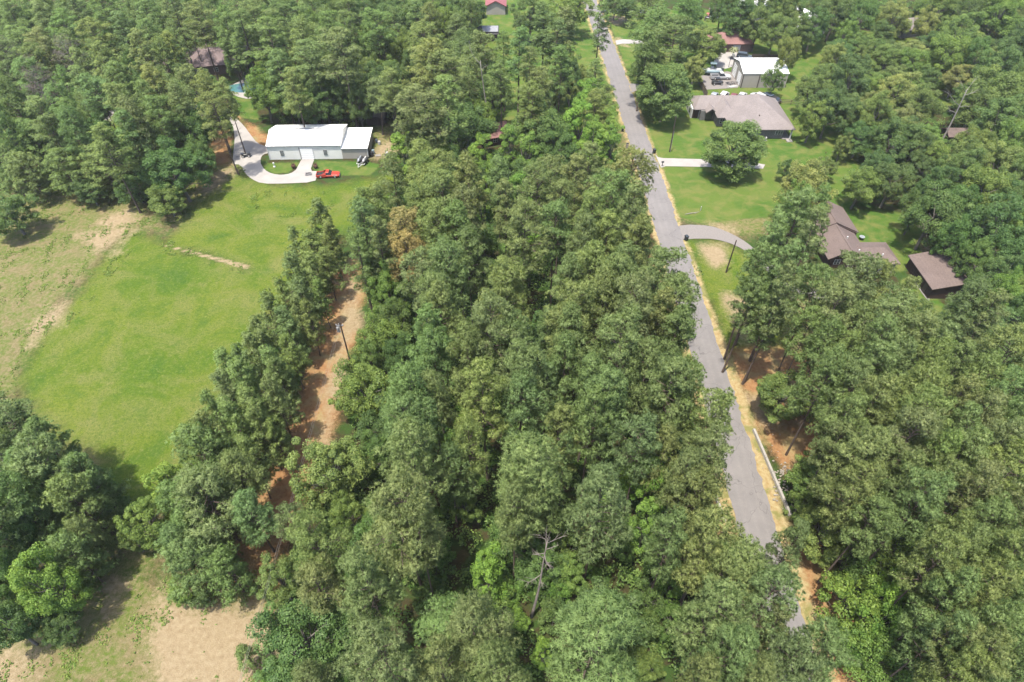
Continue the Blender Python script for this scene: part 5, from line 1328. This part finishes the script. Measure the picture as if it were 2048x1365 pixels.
ROWS = {
 'middle wood': [(345, 'level with the white driveway'), (400, 'just above the gravel-drive'), (455, 'level with the gravel-drive mouth'), (505, 'level with the gravel-drive bin'), (560, 'level with the gravel-drive pole'), (610, 'level with the brown shed'), (655, 'level with the dirt-path pole top'), (705, 'level with the dirt-path pole foot'), (755, 'level with the roadside trunks'), (805, 'just below the roadside trunks'), (860, 'just above the white-barrier'), (940, 'level with the white-barrier top'), (1035, 'level with the white-barrier foot'), (1090, 'level with the bare-snag tip'), (1160, 'level with the bare-snag'), (1240, 'level with the bare-snag foot'), (1310, 'just below the bare-snag'), (9999, 'at the bottom edge')],
 'upper wood': [(30, 'at the top edge'), (70, 'level with the dark hidden shed'), (110, 'level with the pale side drive'), (150, 'level with the metal shop roof'), (190, 'level with the parked cars'), (230, 'just above the white barn roof'), (290, 'level with the white barn roof'), (345, 'level with the white barn wall'), (9999, 'just below the white barn')],
 'left forest': [(25, 'at the top edge'), (55, 'just below the top edge'), (90, 'just above the pinkish-roof'), (125, 'level with the pinkish-roof'), (165, 'level with the pool'), (205, 'level with the pale path'), (250, 'level with the barn roof ridge'), (290, 'level with the barn eave'), (330, 'level with the barn wall'), (370, 'level with the red pickup'), (9999, 'at the meadow edge')],
 'right wood': [(560, 'level with the brown shed'), (610, 'just below the brown shed'), (655, 'well below the brown shed'), (705, 'level with the dirt-path pole'), (755, 'level with the roadside trunks'), (805, 'just below the roadside trunks'), (860, 'just above the white-barrier'), (940, 'level with the white-barrier top'), (1035, 'level with the white-barrier foot'), (1090, 'level with the bare-snag tip'), (1160, 'level with the bare-snag'), (1240, 'level with the bare-snag foot'), (1310, 'just below the bare-snag'), (9999, 'at the bottom edge')],
 'right yards': [(30, 'at the top edge'), (60, 'just above the red-brown garage'), (100, 'level with the red-brown garage'), (145, 'level with the metal shop'), (190, 'level with the parked cars'), (225, 'level with the hip-roof ridge'), (265, 'level with the hip-roof eave'), (310, 'just above the white driveway'), (345, 'level with the white driveway'), (390, 'just above the brown-house'), (450, 'level with the brown-house ridge'), (9999, 'level with the brown-house wall')],
 'left clump': [(860, 'at the meadow corner'), (920, 'below the meadow corner'), (1000, 'beside the meadow tip'), (1070, 'just below the meadow tip'), (1140, 'above the dry clearing'), (9999, 'beside the dry clearing')],
 'pine row': [(480, 'at the far end'), (530, 'level with the gravel-drive pole'), (580, 'just above the brown shed row'), (630, 'just above the dirt-path pole'), (690, 'level with the dirt-path pole'), (740, 'just below the dirt-path pole'), (790, 'level with the roadside trunks'), (850, 'just above the white-barrier'), (930, 'level with the white-barrier top'), (1040, 'level with the white-barrier foot'), (9999, 'at the near end')],
}
PLACE = {'middle wood': 'in the middle wood', 'upper wood': 'in the upper wood', 'left forest': 'in the left forest', 'right wood': 'in the right wood', 'right yards': 'among the right yards', 'left clump': 'in the bottom-left clump', 'pine row': 'in the pine row'}
def grove(px, py, X, Y):
    if X > float(road_right(Y)) - 2.6 and px > 1240:
        return 'right wood' if py > 535 else 'right yards'
    if px < 270 and py > 720: return 'left clump'
    if 230 < px < 700 and py > 430 and px < 720 - (py - 430) * 0.28 + 30: return 'pine row'
    if px < 470 and py < 470: return 'left forest'
    return 'upper wood' if py < 340 else 'middle wood'

rnd = random.Random(7)
PLACED = []
DROP = set('''F 318 131|F 299 184|F 407 172|F 831 76|F 197 38|P 6 101|F 557 56|F 957 100|P 57 80|P 1810 653|P 189 9|P 520 81|F 510 20|P 1809 735|P 55 -2|P 878 137|P 884 -1|F 336 -2|P -38 234|F 863 122|P 135 -6|P 289 30|F 364 6|F 238 -1|F 226 17|F 309 9|F 480 35|F 480 -8|F -8 1026|P 2074 1235|P 248 2|P 1 -8|F 68 -10|P -46 147|F -5 24|F 125 -3|P 159 -8|F 144 85|P -12 81|P -29 270|P 619 -9|F 899 136|P 691 9|P 270 -3|F 72 -7|P -12 183|F -11 76|F -44 104|F -33 11|F -44 10|F -47 49|F -58 110|P -56 211|F -57 135|F -28 -10|F -57 173|F 109 12|F -44 12|F 34 7|F -38 210|F 31 -9|F 902 -9|F 885 117|F 470 -6|O 205 29|L 724 9|L 2014 206|L 1710 30|L 2061 63|O -35 932|G 730 20|O 49 33|O 755 -1|O 2016 91|W 1710 143|O 2016 920|O 2028 1343|O -46 307|O 287 64|O -31 111|O 194 37|L 852 121|O 629 93|L 510 19|L 951 -1|O 1941 85|W 1939 22|W 2042 85|L 1704 45|W 1647 40|L 2063 108|O 2053 304|O -57 1161|L 400 8|O 345 24|O 127 62|O 235 35|O 265 0|O 398 1|O 141 45|O 568 6|L 862 -7|O 807 -8|L 842 15|O 531 8|O 917 -8|O 490 -7|L 857 -3|L 600 6|L 552 38|W 2057 125|O 25 1|O 188 8|O 143 -5|O -7 9|O 86 -8|O -59 29|O -15 87|O 320 2|O 37 -1|O 339 3|O 349 -3|O 311 12|O 215 -5|O 147 9|O 103 7|O 321 -4|O -56 58|O 271 -8|O -50 -4|O -59 65|O 171 -1|O -40 120|O -50 97|O -58 23|O -56 238|O 661 82|L 578 -7|O 679 9|L 946 0|L 484 11|L 648 -10|O 654 23|O 690 -8|L 714 0|L 564 4|O 624 -3|L 478 34|L 837 -9|L 1959 139|W 2044 468|L 2062 48|L 2048 341|O -49 1052|B 923 415|B 864 415|B 1976 860'''.split('|'))
#DROPSET#
MASS = set('''P 2030 1348|F 1764 593|F 939 172|P 385 67|F 410 26|F 193 117|P 480 28|F 351 89|P 367 205|F 910 117|P 788 42|P 2022 1244|F -30 912|P 626 17|E 170 312|F 282 37|F 369 166|D 838 428|P 60 75|P 2004 722|F 918 100|F 1298 523|P 586 80|F 228 167|P 923 85|F 262 117|P 176 221|P 352 72|F 338 18|P 247 24|F 46 156|F 220 132|F 93 93|F 1090 221|P 621 75|P 655 53|P 2027 962|F 300 115|P 323 165|F 831 9|F 307 63|F 851 227|F -6 849|F 698 44|P 1896 746|F 58 25|P 708 150|F 413 10|F 668 123|F -5 80|P -1 183|F 342 177|F 13 23|F 1212 364|F 259 221|F 305 0|P 642 143|F 1115 379|F 90 46|F 586 46|P 940 120|F 186 75|P 807 -9|P 128 41|F 155 19'''.split('|'))
def add_tree(code, px, py, r, h, filler=False):
    pk = KIND[code][0]
    i = rnd.randrange(len(PROTO[pk])); ti = rnd.randrange(len(KIND[code][5]))
    rz = rnd.uniform(0, 6.28); j = [rnd.uniform(0.93, 1.07) for _ in range(3)]
    if pk == 'slim' and r * 100 / FOC > 3.4:
        pk = 'broad'; i = rnd.randrange(len(PROTO[pk]))
    th, tr, H, Rr, mid = PROTO[pk][i]
    zc_ = h * mid
    if not filler and code == 'Q': px -= 4; r *= 0.90
    if not filler and code in 'OLW' and px > 1500 and py < 560: r *= 0.88
    if not filler: py = py + r * {'P': 0.30, 'T': 0.12, 'F': 0.2, 'D': 0.15}.get(code, 0.0)
    X, Y = gp(px, py, zc_)
    Rw = r * depth(Y, zc_) / FOC * 1.04
    key = '%s %d %d' % (code, px, py)
    PLACED.append(dict(code=code, pk=pk, i=i, ti=ti, px=px, py=py, X=X, Y=Y, R=Rw, h=h * rnd.uniform(0.96, 1.04), rz=rz, j=j, key=key))
for ln in TREES.strip().split('\n'):
    for e in ln.split('|'):
        c = e.split()
        add_tree(c[0], int(c[1]), int(c[2]), int(c[3]), float(c[4]))
N_LISTED = len(PLACED)
HG = {}
def near_ok(X, Y, d):
    cx, cy = int(X // 6), int(Y // 6)
    for a in range(cx - 2, cx + 3):
        for b in range(cy - 2, cy + 3):
            for q in HG.get((a, b), ()):
                if math.hypot(q['X'] - X, q['Y'] - Y) < d(q): return False
    return True
for q in PLACED: HG.setdefault((int(q['X'] // 6), int(q['Y'] // 6)), []).append(q)
for fn, (pxs, zc0, kinds, spc, hr) in FILL.items():
    pg = poly(pxs, zc0)
    x0, y0 = pg.min(0); x1, y1 = pg.max(0)
    rf_ = random.Random(len(fn) * 13 + int(spc * 10))
    ntry = int((x1 - x0) * (y1 - y0) / 3.0)
    for _ in range(ntry):
        X, Y = rf_.uniform(x0, x1), rf_.uniform(y0, y1)
        if sdist(np.array([[X, Y]]), pg)[0] > 0: continue
        rr_x = float(road_right(Y))
        if rr_x - ROAD_W - 3.0 < X < rr_x + 3.0: continue
        if not near_ok(X, Y, lambda q: 0.62 * q['R'] + spc * 0.40): continue
        code = rf_.choice(kinds); h = rf_.uniform(*hr) * (0.85 if code in 'OLW' else 0.4 if code == 'B' else 1)
        pk = KIND[code][0]; mid = PROTO[pk][0][4]
        px, py = pj(X, Y, h * mid)
        if not (-60 < px < 2108 and -10 < py < 1420): continue
        if any(math.hypot(px - a, py - b) < c for a, b, c in CLEAR): continue
        Rw = spc * rf_.uniform(0.42, 0.58)
        add_tree(code, round(px), round(py), Rw * FOC / depth(Y, h * mid) / 1.06, h, True)
        q = PLACED[-1]
        HG.setdefault((int(q['X'] // 6), int(q['Y'] // 6)), []).append(q)
FAR = [q for q in PLACED if q['key'] in MASS]
PLACED = [q for q in PLACED if q['key'] not in DROP and q['key'] not in MASS]

ORD = ['', 'first', 'second', 'third', 'fourth', 'fifth', 'sixth', 'seventh', 'eighth', 'ninth', 'tenth', 'eleventh', 'twelfth', 'thirteenth', 'fourteenth', 'fifteenth', 'sixteenth', 'seventeenth', 'eighteenth', 'nineteenth', 'twentieth']
fam = {}
for q in PLACED:
    pk, nm, noun, adj, cat, tint = KIND[q['code']]
    q['grove'] = grove(q['px'], q['py'], q['X'], q['Y'])
    q['row'] = next(t for y, t in ROWS[q['grove']] if q['py'] <= y)
    fam.setdefault((q['grove'], q['row'], adj[q['ti']], noun), []).append(q)
for (g, row, adj, noun), L in fam.items():
    L.sort(key=lambda q: q['px'])
    for k, q in enumerate(L):
        s = '%s %s %s, %s' % (adj, noun, PLACE[g], row)
        if len(L) > 1: s += ', ' + ('leftmost' if k == 0 else 'rightmost' if k == len(L) - 1 else ORD[k + 1] + ' from left')
        q['label'] = s
for q in PLACED:
    pk, nm, noun, adj, cat, tint = KIND[q['code']]
    tme, cme, H, Rr, mid = PROTO[q['pk']][q['i']]
    root = empty(nm, (q['X'], q['Y'], -0.05), q['rz'])
    sx = q['R'] / Rr; sz = q['h'] / H
    root.scale = (sx, sx * q['j'][0] ** 0.5, sz)
    tag(root, q['label'], cat, 'shrubs ' + PLACE[q['grove']] if cat == 'shrub' else 'trees ' + PLACE[q['grove']])
    c = link('crown', cme, root)
    tc_ = tint[q['ti']]
    c.color = (tc_[0] * q['j'][0], tc_[1] * q['j'][1], tc_[2] * q['j'][2], 1)
    link('trunk', tme, root)

# the smallest-looking background pines, past the three hundred largest, as one mass of simpler trees
if FAR:
    (tv_, tf_), (cv_, ct, nr) = pine(990, 24, 4.1, 0.45, 26, mature, 1.0, 15, 5, 0.42, 0.10, 0)
    keep_ = len(tv_)
    VV, FF, CC, NN, TT = [], [], [], [], []
    off = 0
    for q in FAR:
        c, s_ = math.cos(q['rz']), math.sin(q['rz'])
        Rm = np.array([[c, -s_, 0], [s_, c, 0], [0, 0, 1.0]])
        sc_ = np.array([q['R'] / 4.5, q['R'] / 4.5, q['h'] / 24.0]); p0 = np.array([q['X'], q['Y'], -0.05])
        CC.append((cv_ * sc_) @ Rm.T + p0); NN.append(nr @ Rm.T); TT.append(ct)
        VV.append((tv_[:72] * sc_) @ Rm.T + p0); FF.append(tf_[:64] + off); off += 72
    o = link('background_pines', foliage_mesh('background_pines', np.vstack(CC), 3, M['pine'], np.concatenate(TT), np.vstack(NN)))
    o.color = (0.88, 0.98, 0.93, 1)
    tag(o, 'mass of small background pines between the larger crowns', 'pine trees', kind='stuff')
    tag(link('background_trunks', mesh_np('background_trunks', np.vstack(VV), np.vstack(FF), M['bark'], smooth=True), o), kind='stuff')
# ---------------------------------------------------------------- low growth nobody could count
rg = np.random.default_rng(5)
def scatter(polys, z, n, margin=0.0):
    out = []
    ar = []
    for p in polys:
        x, y = p[:, 0], p[:, 1]
        ar.append(0.5 * abs(np.dot(x, np.roll(y, 1)) - np.dot(y, np.roll(x, 1))))
    tot = sum(ar)
    for p, a in zip(polys, ar):
        k = int(n * a / tot)
        P = np.column_stack([rg.uniform(p[:, 0].min(), p[:, 0].max(), k * 4), rg.uniform(p[:, 1].min(), p[:, 1].max(), k * 4)])
        P = P[sdist(P, p) < -margin][:k]
        out.append(P)
    return np.vstack(out)
und = [poly(FILL[k][0], 3) for k in ('mid', 'right', 'left', 'top', 'tright', 'bleft')]
P = scatter(und, 0, 12000)
rr2 = road_right(P[:, 1])
P = P[~((P[:, 0] > rr2 - ROAD_W - 2.6) & (P[:, 0] < rr2 + 3.2))]
iz = np.round(pj(P[:, 0], P[:, 1], 1.0)[0]); iy = pj(P[:, 0], P[:, 1], 1.0)[1]
keep = np.ones(len(P), bool)
for a_, b2, c_ in CLEAR[6:]: keep &= np.hypot(iz - a_, iy - b2) > c_ * 1.3
for zn in ('lawn', 'meadow', 'straw', 'dry'):
    for p in ZONES[zn]: keep &= sdist(P, poly(p)) > 0.3
P = P[keep]
nl = 34
N = len(P) * nl
rad = np.repeat(rg.uniform(0.5, 1.5, len(P)), nl)
dd = sph(rg, N, -0.2)
c = np.column_stack([np.repeat(P, nl, 0), np.repeat(rg.uniform(0.2, 1.6, len(P)), nl)]) + dd * rad[:, None] * np.array([1, 1, 0.8]) * rg.uniform(0.3, 1, (N, 1))
c[:, 2] = np.maximum(c[:, 2], 0.1)
nrm = unit(dd * 0.5 + np.array([0, 0, 0.8]) + rg.normal(0, 0.45, (N, 3)))
v_, t_ = leaves(rg, c, nrm, 0.19, np.clip(np.repeat(rg.normal(0.4, 0.2, len(P)), nl) + rg.normal(0, 0.2, N), 0, 1))
u = link('undergrowth', foliage_mesh('undergrowth', v_, 4, M['leaf'], t_, NRM[0]))
u.color = (0.95, 1.05, 0.9, 1)
tag(u, 'low leafy undergrowth on the forest floor between the trunks', 'undergrowth', kind='stuff')

M['grass'] = foliage('grass_blades', (0.05, 0.085, 0.016), (0.15, 0.165, 0.05), 0.2, 0.7)
P = scatter([poly(p) for p in ZONES['dry'][:6]] + [poly([(320, 475), (500, 530), (492, 550), (318, 505)]), poly([(45, 700), (130, 600), (262, 445), (290, 470), (150, 640), (70, 735)])] * 2, 0, 60000, 0.0)
w = wobble(P, 0.5, 71) + 0.7 * wobble(P, 1.7, 72) + rg.normal(0, 0.2, len(P))
P = P[w > 0.62]
cc = np.column_stack([P, np.full(len(P), 0.0)])
v_, t_ = blades(rg, cc, np.tile([0, 0, 1.0], (len(P), 1)), 6, 0.17, 0.13, 0.9, np.clip(rg.normal(0.35, 0.25, len(P)), 0, 1), 0.2)
wm = link('weeds', foliage_mesh('weeds', v_, 3, M['grass'], t_, NRM[0]))
wm.color = (1.15, 1.35, 1.0, 1)
tag(wm, 'green weeds in drifts over the dry sandy ground', 'weeds', kind='stuff')
# ---------------------------------------------------------------- the summer haze over the whole place
hz = MB().box(-3200, 3200, -900, 3200, -1.1, 80.0).bm
me = bpy.data.meshes.new('haze'); bmesh.ops.recalc_face_normals(hz, faces=hz.faces[:]); hz.to_mesh(me); hz.free()
hm = bpy.data.materials.new('haze_air'); hm.use_nodes = True
hn = hm.node_tree.nodes; hn.remove(hn['Principled BSDF'])
pv = hn.new('ShaderNodeVolumePrincipled')
pv.inputs['Color'].default_value = (0.95, 0.96, 1.0, 1)
pv.inputs['Density'].default_value = 0.00012
pv.inputs['Anisotropy'].default_value = 0.25
hm.node_tree.links.new(pv.outputs[0], hn['Material Output'].inputs['Volume'])
me.materials.append(hm)
tag(link('haze', me), 'thin summer haze over the woods', 'haze', kind='stuff')
